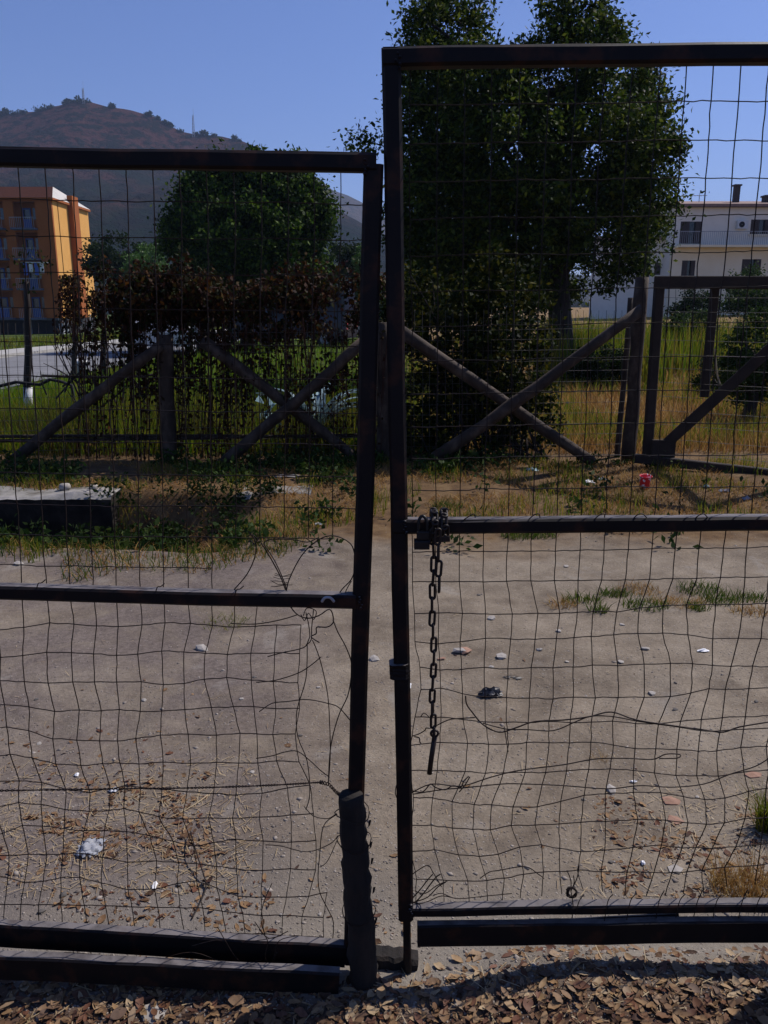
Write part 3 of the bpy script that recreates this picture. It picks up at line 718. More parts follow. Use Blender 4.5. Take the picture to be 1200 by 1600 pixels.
bg_tree(572, 405, 34, 20, 26, 'lf_bright', 'small light green tree beside the gate edge')
bg_tree(320, 455, 44, 70, 55, 'lf_olive', 'dark tree mass behind the parked white car', n=120)
bg_tree(455, 460, 46, 80, 50, 'lf_olive', 'dark tree behind the navy van', n=120)
bg_tree(590, 470, 44, 50, 45, 'lf_olive', 'dark tree behind the gap in the gate', n=100)
bg_tree(700, 450, 36, 85, 55, 'lf_olive', 'dark tree filling the space left of the thick trunk', n=140)
bg_tree(830, 445, 30, 60, 40, 'lf_olive', 'dark bush behind the thick trunk', 'background_bush', n=100)
bg_tree(1180, 445, 40, 40, 24, 'lf_weed', 'green shrub below the white house wall', 'background_bush', 60)
bg_tree(1085, 478, 34, 38, 24, 'lf_olive', 'dark shrub under the field gate top rail', 'background_bush', 70)
bg_tree(1178, 470, 30, 45, 26, 'lf_weed', 'leafy shrub behind the field gate', 'background_bush', 70)
bg_tree(1180, 560, 10.5, 52, 75, 'lf_weed', 'dark leafy shrub standing in the dry field', 'shrub', 160)
bg_tree(1075, 520, 22, 44, 34, 'lf_weed', 'loose green shrub in the weeds between the field gate and the white house', 'shrub', 80)
bg_tree(1120, 590, 13.5, 34, 34, 'lf_olive', 'low dark shrub behind the leaning gate upright', 'shrub', 70)
bg_tree(940, 570, 15, 50, 28, 'lf_olive', 'low dark bush in the shade of the thick trunk', 'shrub', 80)
# young roadside trees with lime-washed feet
for px, yb, yt, w, wash, lab in ((45, 655, 440, .062, 1, 'slim roadside sapling with a lime-washed foot'), (118, 608, 470, .06, 0, 'slim dark sapling stem beside the grey bin'),
                                 (165, 605, 480, .05, 0, 'slim stem tangled with dry twigs next to the road'), (203, 590, 470, .055, 0, 'thin roadside stem behind the diagonal brace')):
    p = onz(px, yb); p.z = gzs(p.x, p.y); t = at(px - 2, yt, p.y)
    root = empty('sapling', p); tag(root, lab, 'sapling')
    pts = [p.lerp(t, i / 6) + Vector((random.uniform(-.02, .02), random.uniform(-.02, .02), 0)) for i in range(7)]
    MB().tube(pts, [w * (1 - .06 * i) for i in range(7)], 7).build('trunk', M['bark'], root, True)
    if wash: MB().tube([p.lerp(t, 0), p.lerp(t, .2)], w * 1.06, 8).build('lime_wash', M['lime'], root, True)
    C, P = blob_points([(t.x, t.y, t.z + .1, .3, .3, .5)], 8, 10, .2, .2); V, Fq = leaf_np(P, .07, .5)
    link('crown', mesh_np('crown', V, Fq, M['lf_vine']), root)
# small grey bin by the road
p = onz(128, 602); p.z = gzs(p.x, p.y)
root = empty('bin', p); tag(root, 'small grey bin with a pale lid at the road edge', 'bin')
MB().lathe([(.0, 0), (.12, 0), (.15, .36), (.15, .37)], p, 16).build('body', M['grey'], root, True)
MB().lathe([(.16, .37), (.16, .40), (.10, .44), (0, .45)], p, 16).build('lid', M['lime'], root, True)
# bent hose arching over the verge
pts = [at(x, y, 10.5) for x, y in ((-30, 612), (0, 603), (25, 597), (50, 600), (62, 601), (78, 593), (95, 596), (112, 602))]
tag(MB().tube(pts + [at(118, 640, 10.5)], .022, 6).build('hose', M['rubber'], smooth=True), 'black plastic hose arching beside the road', 'hose')

# ------------------------------------------------------------------ timber fence on the far side of the track
FY = 7.9
fence = empty('timber_fence', (0, FY, .1)); tag(fence, 'rustic timber fence with crossed log braces and wire netting', 'fence')
def pole(name, a, b, r0, r1, parent, mat='pole'):
    a, b = Vector(a), Vector(b); n = 8
    off = Vector((random.uniform(-1, 1), random.uniform(-.5, .5), random.uniform(-1, 1))) * r0 * .4
    pts = [a.lerp(b, i / n) + off * math.sin(math.pi * i / n) + Vector((random.uniform(-1, 1), 0, random.uniform(-1, 1))) * r0 * .12 for i in range(n + 1)]
    return MB().tube(pts, [(r0 + (r1 - r0) * i / n) * random.uniform(.94, 1.06) for i in range(n + 1)], 10, jit=.05).build(name, M[mat], parent, True)
def fp(px, py, dy=0): return at(px, py, FY + dy)
for px0, py0, px1, py1, w in ((268, 745, 258, 522, 11.5), (598, 742, 600, 505, 11), (-82, 752, -100, 540, 11), (980, 735, 1004, 432, 11)):
    k = 8.1 / F; pole('post', fp(px0, py0), fp(px1, py1), w * k, w * k * .9, fence)
for a, b_, dy in (((-2, 738), (252, 540), -.12), ((-360, 570), (-90, 735), -.1), ((315, 532), (566, 722), -.02), ((342, 730), (572, 532), -.16), ((622, 515), (925, 722), -.22), ((680, 716), (1003, 482), -.36)):
    pole('brace', fp(*a, dy), fp(*b_, dy), .060, .050, fence)
# netting: one mass of thin wires
net = MB()
for k in range(88):
    px = -60 + k * 12.0
    a, c = fp(px * .985 + 9, 728, .05), fp(px, 505 - (20 if px > 640 else 0), .05)
    net.tube([a, a.lerp(c, .5) + Vector((random.uniform(-.01, .01), 0, 0)), c], .0022, 3, cap=False)
for k in range(13):
    y = 520 + k * 16.5
    net.tube([fp(-80, y + 6 + random.uniform(-2, 2), .05), fp(270, y + random.uniform(-3, 3), .05), fp(600, y - 2 + random.uniform(-2, 2), .05), fp(985, y - 8, .05)], .0022, 3, cap=False)
net.build('wire_netting', M['fwire'], fence, kind='stuff')
for y0, y1 in ((690, 687), (682, 690)):
    pole('rail', fp(-60, y0, .1), fp(570, y1 - 8, .1), .018, .014, fence)

# field gate on the right, slightly ajar
fg = empty('field_gate', fp(1030, 715)); tag(fg, 'weathered timber field gate with a diagonal brace and boarded corner', 'gate')
def fgp(px, py, t): return at(px, py, FY - .25 - .9 * t)      # t = 0 at the post, 1 at the far end
L0, L1 = 0.0, 1.0
MB().bar(fgp(1011, 716, 0), fgp(1031, 436, 0), .085, .08, Vector((0, 1, 0))).build('hinge_stile', M['plank'], fg)
MB().bar(fgp(1022, 441, 0), fgp(1290, 442, .6), .06, .11).build('top_rail', M['plank'], fg)
MB().bar(fgp(992, 716, .0), fgp(1310, 752, .75), .07, .085).build('bottom_rail', M['plank'], fg)
MB().bar(fgp(1036, 694, .02) + Vector((0, -.05, 0)), fgp(1290, 462, .6) + Vector((0, -.05, 0)), .05, .10).build('brace', M['plank'], fg)
MB().bar(fgp(1106, 622, .2) + Vector((0, .09, 0)), fgp(1124, 445, .2) + Vector((0, .09, 0)), .075, .05, Vector((0, 1, 0))).build('upright', M['plank'], fg)
a = fgp(1012, 717, 0); c = fgp(1053, 686, .05)
MB().box(a.x, c.x, a.y - .11, a.y - .075, a.z + .03, c.z).build('corner_board', M['plank'], fg)
MB().bar(fgp(1290, 752, .7), fgp(1300, 440, .62), .1, .08, Vector((0, 1, 0))).build('end_stile', M['plank'], fg)
MB().tube([fgp(1117, 545, .2), fgp(1119, 570, .22), fgp(1121, 588, .22), fgp(1125, 600, .24)], .008, 5).build('rope', M['straw'], fg)
nw = MB()
for k in range(17):
    px = 1050 + k * 14; nw.tube([fgp(px, 725, .1 + k * .03), fgp(px + 6, 452, .1 + k * .03)], .0022, 3, cap=False)
for k in range(12): nw.tube([fgp(1030, 465 + k * 22, .02), fgp(1295, 466 + k * 24, .6)], .0022, 3, cap=False)
nw.build('wire_netting', M['fwire'], fg, kind='stuff')
p0 = fp(962, 735, .3); pole('stake', p0, fp(986, 465, .3), .03, .028, fence)

def spline_(P): return [P[0], P[0].lerp(P[1], .6), P[1].lerp(P[2], .3), P[2], P[2].lerp(P[3], .5), P[3]]
M['vinestem'] = simple('vine_stem', [(.03, .013, .009), (.06, .028, .018)], 20, .9, 0, spec=.1)
# dead vine heaped over the left fence, hanging strands
vine = empty('dead_vine', fp(380, 725)); tag(vine, 'dry reddish vine heaped along the top of the timber fence with hanging strands', 'vine')
bl = []
for k in range(58):
    px = random.uniform(150, 600) if k < 48 else random.uniform(215, 330); top = 425 + 12 * math.sin(px * .021) - (16 if 270 < px < 345 else 0) + random.uniform(-6, 16); bot = random.uniform(480, 545)
    cy_ = random.uniform(top + 18, bot - 14); bl.append(pblob(px, cy_, FY + .3 + random.uniform(-.25, .3), random.uniform(18, 40), random.uniform(16, 34), .22))
bl += [pblob(random.uniform(150, 600), random.uniform(535, 610), FY + .25, random.uniform(6, 12), random.uniform(14, 34), .1) for _ in range(22)]
bl += [pblob(px, random.uniform(422, 450), FY + .3, 10, 14, .1) for px in range(160, 600, 23)] * 2
C, P = blob_points(bl, 560, 38, .12, .1); V, Fq = leaf_np(P, .05, .62, tipdir=(0, 0, -.5))
link('foliage', mesh_np('foliage', V, Fq, M['lf_dry']), vine)
st = MB(); lp = []
for k in range(150):
    px = random.choice([random.uniform(92, 125), random.uniform(120, 600), random.uniform(120, 600), random.uniform(240, 600)])
    y0 = 430 if px < 128 else 515; y1 = random.uniform(600, 728) if px > 128 else random.uniform(480, 560)
    d = random.uniform(-.1, .3); pts = [fp(px + random.uniform(-5, 5) * (i / 7), y0 + (y1 - y0) * i / 7, d) for i in range(8)]
    st.tube(pts, .0035, 4, cap=False)
    for q in range(int((y1 - y0) / 7)):
        t = random.random() ** 1.3; lp.append(pts[0].lerp(pts[-1], t) + Vector((random.gauss(0, .02), random.gauss(0, .02), 0)))
for k in range(110):
    px = random.uniform(120, 600); d = random.uniform(-.05, .35); q = fp(px, 727, d); q2 = fp(px + random.uniform(-14, 14), random.uniform(440, 560), d + random.uniform(-.1, .1)); q.z = gzs(q.x, q.y)
    mid_ = q.lerp(q2, .5) + Vector((random.uniform(-.07, .07), random.uniform(-.05, .05), 0)); st.tube(spline_([q, q.lerp(mid_, .5) + Vector((random.uniform(-.03, .03), 0, 0)), mid_, q2]), random.uniform(.003, .007), 4, cap=False)
    for r_ in range(random.randint(4, 22)): lp.append(q.lerp(q2, random.random()) + Vector((random.gauss(0, .03), random.gauss(0, .03), 0)))
st.build('stems', M['vinestem'], vine, kind='stuff')
V, Fq = leaf_np(np.array(lp), .045, .6, tipdir=(0, 0, -.8)); link('strand_leaves', mesh_np('strand_leaves', V, Fq, M['lf_dry']), vine, kind='stuff')
# bare twigs by the road
tw = MB()
for k in range(26):
    a = at(random.uniform(66, 240), random.uniform(600, 640), 9.4); c = a + Vector((random.uniform(-.5, .5), random.uniform(-.2, .2), random.uniform(.2, .75)))
    tw.tube([a, a.lerp(c, .5) + Vector((random.uniform(-.05, .05), 0, random.uniform(-.05, .05))), c], [.011, .008, .003], 5)
tw.tube([at(66, 587, 9.4), at(150, 590, 9.4), at(240, 586, 9.4)], .016, 6)
tag(tw.build('twig_tangle', M['bark']), 'tangle of bare dark twigs between the fence and the road', 'twigs', kind='stuff')
# green climber over the right half
gv = empty('green_climber', fp(730, 725)); tag(gv, 'leafy green climber swallowing the fence below the tall tree', 'climber')
bl = [pblob(660, 620, FY + .3, 50, 110, .35), pblob(720, 560, FY + .2, 70, 130, .4), pblob(780, 600, FY + .1, 65, 115, .4), pblob(700, 690, FY + .1, 90, 40, .35), pblob(770, 480, FY + .4, 60, 80, .4),
      pblob(835, 520, FY + .5, 40, 90, .3), pblob(650, 480, FY + .6, 50, 70, .4), pblob(840, 660, FY + .2, 50, 60, .3), pblob(766, 420, FY + .4, 9, 50, .08), pblob(826, 450, FY + .3, 12, 45, .1)]
bl = [(b[0], b[1] + .18, *b[2:]) for b in bl]
C, P = blob_points(bl, 800, 22, .11, .2); V, Fq = leaf_np(P, .058, .6)
link('foliage', mesh_np('foliage', V, Fq, M['lf_vine']), gv)
st = MB()
for k in range(40):
    px = random.uniform(640, 870); a = fp(px, 730, .1); c = Vector(C[random.randrange(len(C))]); st.tube([a, a.lerp(c, .5) + Vector((random.uniform(-.1, .1), 0, .05)), c], [.012, .009, .004], 5)
st.build('stems', M['bark'], gv, kind='stuff')

# concrete footing on the left of the verge
foot = empty('concrete_footing', onz(60, 800)); tag(foot, 'broken concrete footing along the verge below the fence', 'footing')
def rough_block(x0, x1, y0, y1, z0, z1, name, parent, mat, seed, nx_=14, amp=.025):
    rs = np.random.default_rng(seed); xs = np.linspace(x0, x1, nx_)
    top = [];
    V = []; Fq = []
    for i, x in enumerate(xs):
        j = [float(vnoise(x, q * 3.1, .4, seed)) * amp * 2.2 + rs.uniform(-amp, amp) * .15 for q in range(8)]
        V += [(x, y0 + j[0], z0), (x, y0 + j[1], z1 - .03 + j[2]), (x, y0 + .04 + j[3], z1 + j[4] * .6), (x, y1 - .04, z1 + j[5] * .6), (x, y1 + j[6], z1 - .04), (x, y1, z0)]
    for i in range(nx_ - 1):
        for k in range(5): Fq.append((i * 6 + k, (i + 1) * 6 + k, (i + 1) * 6 + k + 1, i * 6 + k + 1))
    Fq += [tuple(range(5, -1, -1)), tuple((nx_ - 1) * 6 + k for k in range(6))]
    return MB().add(V, Fq).build(name, mat, parent)
rough_block(-6.0, -2.25, 6.42, 6.80, -.7, .10, 'slab', foot, M['shaded_footing'], 1, 50, .035)
rough_block(-1.25, -.62, 6.60, 6.90, -.3, .10, 'slab', foot, M['shaded_footing'], 3, 24, .06)
for px, py, r, lab in ((100, 748, .05, 'round pale stone resting on the concrete footing'), (145, 747, .04, 'flat grey stone resting on the concrete footing beside the round one')):
    p = at(px, py, 6.66); p.z = .10
    o = MB().lathe([(0, -.0), (r * .9, .0), (r, r * .5), (r * .8, r * .95), (0, r * 1.02)], p, 12).build('rubble_stone', M['stone'], smooth=True); tag(o, lab, 'stone')

# ------------------------------------------------------------------ the two wire gates
GY = 1.65
def gp(px, py, dy=0.0): return at(px, py, GY + dy)
def gx(x, py, dy=0.0):
    p = gp(600, py, dy); p.x = x; return p
def wavy(path, sub=3, j=.0015):
    out = []
    for a, b_ in zip(path[:-1], path[1:]):
        a, b_ = Vector(a), Vector(b_)
        for k in range(sub):
            t = k / sub; p = a.lerp(b_, t)
            if k: p += Vector((random.uniform(-j, j), random.uniform(-j, j), random.uniform(-j, j)))
            out.append(p)
    out.append(Vector(path[-1])); return out
def spline(pts, sub=5):
    """smooth curve through points"""
    P = [Vector(p) for p in pts]; out = []
    for i in range(len(P) - 1):
        p0, p1, p2, p3 = P[max(i - 1, 0)], P[i], P[i + 1], P[min(i + 2, len(P) - 1)]
        for k in range(sub):
            t = k / sub
            out.append(.5 * ((2 * p1) + (p2 - p0) * t + (2 * p0 - 5 * p1 + 4 * p2 - p3) * t * t + (3 * p1 - p0 - 3 * p2 + p3) * t ** 3))
    out.append(P[-1]); return out
WR = .00125
def trace(parent, pts, r=WR * 1.05, dy=.02, name='tie_wire', dyj=.008):
    P = [gp(x, y, dy + random.uniform(-dyj, dyj)) for x, y in pts]
    return MB().tube(spline(P, 4), r, 5).build(name, M['wire'], parent, True)
def twist(parent, pts, r=WR * 1.1, hr=.0019, turns=40, dy=.018, name='twisted_wire'):
    P = spline([gp(x, y, dy) for x, y in pts], 24); mb = MB()
    for ph in (0, math.pi):
        q = []
        for i, p in enumerate(P):
            a = ph + turns * 2 * math.pi * i / len(P); q.append(p + Vector((0, math.cos(a), math.sin(a))) * hr)
        mb.tube(q, r, 4)
    return mb.build(name, M['wire'], parent, True)

def netting(parent, xs_sign, x_edge, lean, ztop, zbot, tilt, ncol, seed, drop, zmid, skip_mid=.03, step=.052, row=.0682):
    """welded wire netting as single wires; drop(px,py) is True where the netting is torn away"""
    nr = int((ztop - zbot) / row) + 1
    N_ = {}
    rs = np.random.default_rng(seed)
    for i in range(ncol):
        for j in range(nr + 1):
            z = max(ztop - row * j, zbot); low = 1 if z < zmid else 0
            x = x_edge + xs_sign * step * (i + .3) + lean * (z - 1.0)
            am = (.032 if low else .004) * (1.35 if z < .55 else 1)
            dx = float(vnoise(x, z, .16, seed)) * am * 1.5 + float(vnoise(x * .3, z, .075, seed + 5)) * am * .55
            dz = float(vnoise(x, z, .13, seed + 1)) * am * 1.0 + rs.uniform(-1, 1) * (.003 if low else .001)
            dyv = .021 + float(vnoise(x, z, .3, seed + 2)) * (.035 if low else .006)
            if abs(z - zmid) < .05: dyv = .019; dx *= .5
            N_[i, j] = Vector((x + dx + rs.uniform(-1, 1) * (.0025 if low else .0008), GY + max(dyv, .005), z + tilt * x + dz))
    runs = [[(i, j) for j in range(nr + 1)] for i in range(ncol)] + [[(i, j) for i in range(ncol)] for j in range(1, nr)]
    for r_ in runs:
        cur = []
        for key in r_ + [None]:
            if key is not None and not drop(*proj(N_[key])): cur.append(N_[key]); continue
            if len(cur) >= 2:
                MB().tube(wavy(cur, 3, .0012), WR, 4, cap=False).build('wire', M['wire'], parent, True)
            cur = []

# ---- left leaf
gl = empty('gate_leaf', Vector((-.55, GY, 0))); tag(gl, 'lower sagging dark steel gate leaf with torn wire netting and a log at its foot', 'gate', 'pair of wire gates')
B = .034
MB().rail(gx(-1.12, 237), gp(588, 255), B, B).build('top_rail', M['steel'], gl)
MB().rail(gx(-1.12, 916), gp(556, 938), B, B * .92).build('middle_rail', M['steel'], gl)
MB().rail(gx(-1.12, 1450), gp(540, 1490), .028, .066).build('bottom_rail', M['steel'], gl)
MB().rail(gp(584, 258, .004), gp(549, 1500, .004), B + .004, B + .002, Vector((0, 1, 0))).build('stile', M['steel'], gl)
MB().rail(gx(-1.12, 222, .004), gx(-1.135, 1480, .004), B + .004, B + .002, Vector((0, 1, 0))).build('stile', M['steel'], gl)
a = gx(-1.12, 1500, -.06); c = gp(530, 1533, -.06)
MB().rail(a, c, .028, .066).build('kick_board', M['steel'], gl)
zt = gp(300, 268).z - .006; zb = gp(300, 1470).z - .02
netting(gl, -1, gp(566, 700).x - .004, .041, zt + .018, zb, -.012, 21, 21,
        lambda x, y: (x > 372 + (y - 800) * .3 and 842 < y < 938) or (x > 500 and 880 < y < 1240) or (x > 345 and 872 < y < 925) or (x > 512 and y > 1230), .98)
for pts, r in (
    ([(408, 848), (425, 876), (440, 905), (449, 932)], 1.2), ([(412, 850), (430, 878), (446, 915), (447, 934)], 1.0),
    ([(447, 928), (452, 905), (470, 870), (490, 849), (510, 838), (530, 839), (548, 850), (554, 866), (556, 882), (549, 905), (535, 920), (528, 931)], 1.1),
    ([(388, 830), (399, 846), (398, 870), (386, 897), (366, 921)], 1.1), ([(386, 838), (394, 836), (402, 842), (398, 850), (391, 844)], 1.0),
    ([(412, 849), (422, 843), (456, 843), (480, 847), (497, 840)], 1.0), ([(549, 908), (541, 922), (539, 932)], .9),
    ([(446, 936), (462, 958), (480, 966), (498, 962), (515, 952), (521, 966), (519, 975), (510, 980), (495, 980), (494, 990), (486, 995), (499, 1004)], 1.2),
    ([(520, 968), (528, 988), (540, 1010), (549, 1036), (548, 1062), (543, 1088), (530, 1116), (520, 1150), (515, 1182), (513, 1226)], 1.1),
    ([(488, 1000), (495, 1016), (503, 1042), (512, 1086), (515, 1132), (516, 1180), (513, 1226)], 1.0),
    ([(478, 957), (482, 975), (484, 992), (482, 1000), (474, 1012), (440, 1020), (418, 1026)], 1.0), ([(490, 952), (487, 980), (486, 1000), (478, 1008)], 1.0),
    ([(470, 960), (476, 970), (482, 958), (490, 968), (494, 955), (480, 950), (474, 962)], .9), ([(360, 974), (400, 975), (440, 968), (466, 960)], 1.0),
    ([(400, 1066), (430, 1063), (465, 1052), (485, 1040), (502, 1026)], 1.0), ([(405, 1112), (425, 1099), (450, 1096), (480, 1093), (512, 1099), (530, 1106), (549, 1128)], 1.0),
    ([(400, 1185), (425, 1181), (445, 1175), (465, 1174), (485, 1189), (500, 1203), (513, 1213)], 1.0), ([(480, 1005), (478, 1060), (464, 1110), (465, 1150), (480, 1190), (484, 1240), (478, 1265)], 1.0),
    ([(527, 1272), (510, 1284), (503, 1300), (500, 1330), (497, 1368), (500, 1395), (512, 1420), (521, 1442), (519, 1476)], 1.0),
    ([(528, 1306), (515, 1319), (480, 1331), (440, 1322), (415, 1320)], .9), ([(527, 1312), (512, 1345), (500, 1355)], .8), ([(475, 1260), (490, 1275), (512, 1279), (526, 1271)], .9),
    ([(340, 1448), (352, 1470), (372, 1500), (400, 1512)], .9), ([(405, 1452), (418, 1470), (414, 1495), (424, 1510), (432, 1488)], .9), ([(398, 1440), (420, 1466), (450, 1455)], .9),
    ([(425, 1380), (412, 1410), (408, 1440), (416, 1470), (412, 1500)], .9), ([(300, 1478), (345, 1468), (398, 1470), (440, 1462)], .8), ([(100, 1488), (160, 1494), (165, 1512)], .8),
    ([(248, 1500), (300, 1488), (360, 1506), (410, 1500)], .8), ([(420, 1520), (428, 1495), (436, 1470), (465, 1462)], .8)):
    trace(gl, pts, WR * r, dy=.012 if pts[0][1] < 1400 else -.035)
for k in range(7):
    x = 440 + random.uniform(-6, 6); y = 902 + random.uniform(-8, 12)
    trace(gl, [(x - 12, y + random.uniform(-4, 4)), (x, y + 2), (x + 14, y + random.uniform(-5, 5))], WR * .6, .015)
for k, px in enumerate((62, 248, 372)):      # ties looped over the middle rail
    y = 916 + (px + 150) * .0312
    trace(gl, [(px - 5, y - 2), (px - 2, y - 11), (px + 3, y - 12), (px + 9, y - 17)], WR, -.014, 'tie_wire', .001)
twist(gl, [(-40, 1236), (150, 1233), (300, 1231), (420, 1227), (505, 1222)], turns=44)
twist(gl, [(500, 1222), (514, 1226), (526, 1238), (534, 1241), (548, 1234)], turns=8, hr=.004)
o = MB().tube(spline([gp(503, 940, -.03), gp(508, 934, -.035), gp(516, 934, -.035), gp(522, 940, -.03)], 4), .003, 6).build('tie_wire', M['grey'], gl, True)

# ---- right leaf
gr = empty('gate_leaf', Vector((.55, GY, 0))); tag(gr, 'taller dark steel gate leaf carrying the chain and padlock', 'gate', 'pair of wire gates')
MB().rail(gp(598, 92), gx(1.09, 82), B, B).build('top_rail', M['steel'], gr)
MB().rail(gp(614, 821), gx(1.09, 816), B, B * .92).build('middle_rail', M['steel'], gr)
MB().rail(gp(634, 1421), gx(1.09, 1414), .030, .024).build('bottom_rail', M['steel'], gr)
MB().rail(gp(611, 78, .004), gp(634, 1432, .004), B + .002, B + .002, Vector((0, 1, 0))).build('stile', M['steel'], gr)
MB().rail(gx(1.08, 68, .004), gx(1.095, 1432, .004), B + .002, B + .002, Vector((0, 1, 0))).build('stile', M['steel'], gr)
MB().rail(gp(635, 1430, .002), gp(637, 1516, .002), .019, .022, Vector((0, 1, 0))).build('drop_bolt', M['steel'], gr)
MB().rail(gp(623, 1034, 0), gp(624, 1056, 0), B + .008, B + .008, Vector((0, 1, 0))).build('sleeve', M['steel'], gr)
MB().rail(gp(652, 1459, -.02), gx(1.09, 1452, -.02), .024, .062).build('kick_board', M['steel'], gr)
MB().tube([gp(735, 1446, .0), gp(900, 1438, .0), gp(1060, 1430, .0)], .006, 6).build('rod', M['steel'], gr)
zt = gp(900, 100).z - .006; zb = gp(900, 1412).z
netting(gr, 1, gp(632, 820).x + .002, -.012, zt + .008, zb, .012, 20, 33, lambda x, y: x < 622, 1.0)
C2 = lambda L_: [(600 + x / 2, 800 + y / 2) for x, y in L_]
for pts, r in (
    (C2([(255, 575), (258, 600), (275, 625), (310, 665), (360, 688), (410, 675), (470, 655), (560, 650), (640, 640), (710, 625), (790, 650), (920, 670), (1010, 682), (1060, 688), (1110, 672), (1210, 655)]), 1.35),
    (C2([(310, 660), (380, 678), (450, 680), (530, 683), (600, 655), (650, 638), (720, 640), (800, 655), (920, 672), (1010, 685), (1100, 680), (1210, 675)]), 1.1),
    (C2([(85, 878), (150, 850), (240, 857), (330, 830), (420, 808), (560, 790), (660, 772), (760, 770), (840, 773), (880, 757), (925, 758), (916, 769), (860, 770)]), 1.15),
    (C2([(90, 882), (180, 868), (250, 862), (370, 850), (440, 850), (560, 855), (700, 865), (800, 855), (900, 860), (1000, 850), (1080, 820), (1160, 795), (1210, 765)]), 1.1),
    (C2([(85, 870), (120, 875), (145, 850), (160, 860), (190, 868), (215, 855), (240, 860), (250, 840), (265, 826)]), 1.2), (C2([(235, 875), (255, 850), (268, 828)]), 1.1),
    (C2([(90, 700), (112, 692), (128, 682), (132, 675), (150, 674), (200, 650), (240, 645), (285, 642)]), 1.1), (C2([(95, 702), (110, 706), (112, 718), (118, 726)]), 1.2), (C2([(115, 640), (125, 628), (140, 640)]), .9),
    (C2([(375, 670), (380, 700), (388, 750)]), .9), (C2([(300, 1145), (330, 1125), (360, 1120), (440, 1108), (480, 1130), (500, 1145)]), 1.0),
    ([(644, 1404), (658, 1388), (668, 1375), (676, 1366)], 1.2), ([(646, 1410), (668, 1402), (684, 1386), (697, 1378)], 1.1), ([(645, 1414), (660, 1398), (680, 1372), (688, 1366)], 1.3),
    ([(642, 1408), (655, 1412), (670, 1408), (690, 1400), (712, 1404)], 1.0), ([(648, 1392), (664, 1396), (682, 1384), (700, 1376)], 1.0), ([(676, 1400), (690, 1396), (715, 1404), (760, 1400), (800, 1396)], .9),
    ([(640, 1370), (650, 1362), (668, 1352), (676, 1362), (690, 1386)], 1.0), ([(628, 1395), (626, 1415), (634, 1428), (640, 1418), (646, 1400)], 1.2), ([(622, 1250), (618, 1240), (620, 1226), (628, 1222)], 1.0)):
    trace(gr, pts, WR * r, dy=.006)
for k in range(7):
    a0 = random.uniform(0, 6); trace(gr, [(893 + 9 * math.cos(a0 + t * 1.3) * random.uniform(.5, 1.1), 1394 + 10 * math.sin(a0 + t * 1.3) * random.uniform(.5, 1.1)) for t in range(6)], WR * 1.0, -.008, 'tie_wire', .012)
for q in ((886, 1360), (905, 1352), (896, 1368), (893, 1440)): trace(gr, [(892, 1392), ((892 + q[0]) / 2 + 3, (1392 + q[1]) / 2), q], WR, -.01)
for px in (737, 838, 940, 1000, 1096):
    trace(gr, [(px - 12, 812), (px - 4, 806 + random.uniform(-2, 2)), (px + 4, 803), (px + random.uniform(4, 12), 809)], WR, -.014, 'tie_wire', .001)
for px in (905, 950, 985, 1030, 1062, 1090, 1120, 1160, 1185):
    trace(gr, [(px + 8, 1396 + random.uniform(-6, 2)), (px, 1408), (px - 6, 1420 + random.uniform(0, 25))], WR * .95, -.018, 'tie_wire', .002)

pst = empty('gate_post', (1.16, GY, 0)); tag(pst, 'dark timber hinge post at the outer end of the taller gate leaf', 'post')
MB().tube([(1.165, GY, -.1), (1.16, GY, 1.1), (1.165, GY, 2.1)], [.05, .047, .045], 10).build('timber', M['stub'], pst, True)
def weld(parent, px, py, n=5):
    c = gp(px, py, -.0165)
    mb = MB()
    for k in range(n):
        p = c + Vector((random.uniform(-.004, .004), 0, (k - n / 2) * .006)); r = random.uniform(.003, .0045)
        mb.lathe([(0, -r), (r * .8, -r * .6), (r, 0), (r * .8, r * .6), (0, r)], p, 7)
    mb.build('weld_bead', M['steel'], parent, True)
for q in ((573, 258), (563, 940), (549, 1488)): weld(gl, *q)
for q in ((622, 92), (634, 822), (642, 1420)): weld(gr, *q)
blkt = empty('timber_block', gp(610, 1536, .03)); tag(blkt, 'dark timber block wedged on the ground between the log and the taller gate leaf', 'block')
MB().rail(gp(566, 1502, .03), gp(650, 1512, .03), .05, .075, j=.003).build('block', M['stub'], blkt)
# ---- log tied to the foot of the left leaf
a, c = gp(569, 1536, -.03), gp(548, 1241, -.03)
n = 26; pts = [a.lerp(c, i / n) + Vector((random.uniform(-.002, .002), random.uniform(-.003, .003), 0)) for i in range(n + 1)]
log = empty('stop_log', a); tag(log, 'short thick bark-covered log tied upright to the foot of the gate', 'log')
MB().tube(pts, [(.035 - .005 * i / n) * random.uniform(.94, 1.07) for i in range(n + 1)], 16, jit=.09).build('trunk', M['stub'], log, True)
for k, py in enumerate((1268, 1310, 1420)):
    t = (1536 - py) / 295; p = a.lerp(c, t); r = .040
    MB().tube([p + Vector((r * math.cos(q), r * math.sin(q), .008 * math.sin(q * 2 + k))) for q in np.linspace(0, 2 * math.pi, 17)[:-1]], WR, 4, closed=True).build('tie_wire', M['wire'], log)
for k in range(5):
    p = a.lerp(c, random.uniform(.3, .9)); d = Vector((.038, -.012, 0))
    MB().add([p + d, p + d + Vector((.006, -.004, .004)), p + d + Vector((.003, -.002, -.012)), p + d + Vector((-.002, 0, -.02))], [(0, 1, 2, 3)]).build('bark_flake', M['stub'], log)

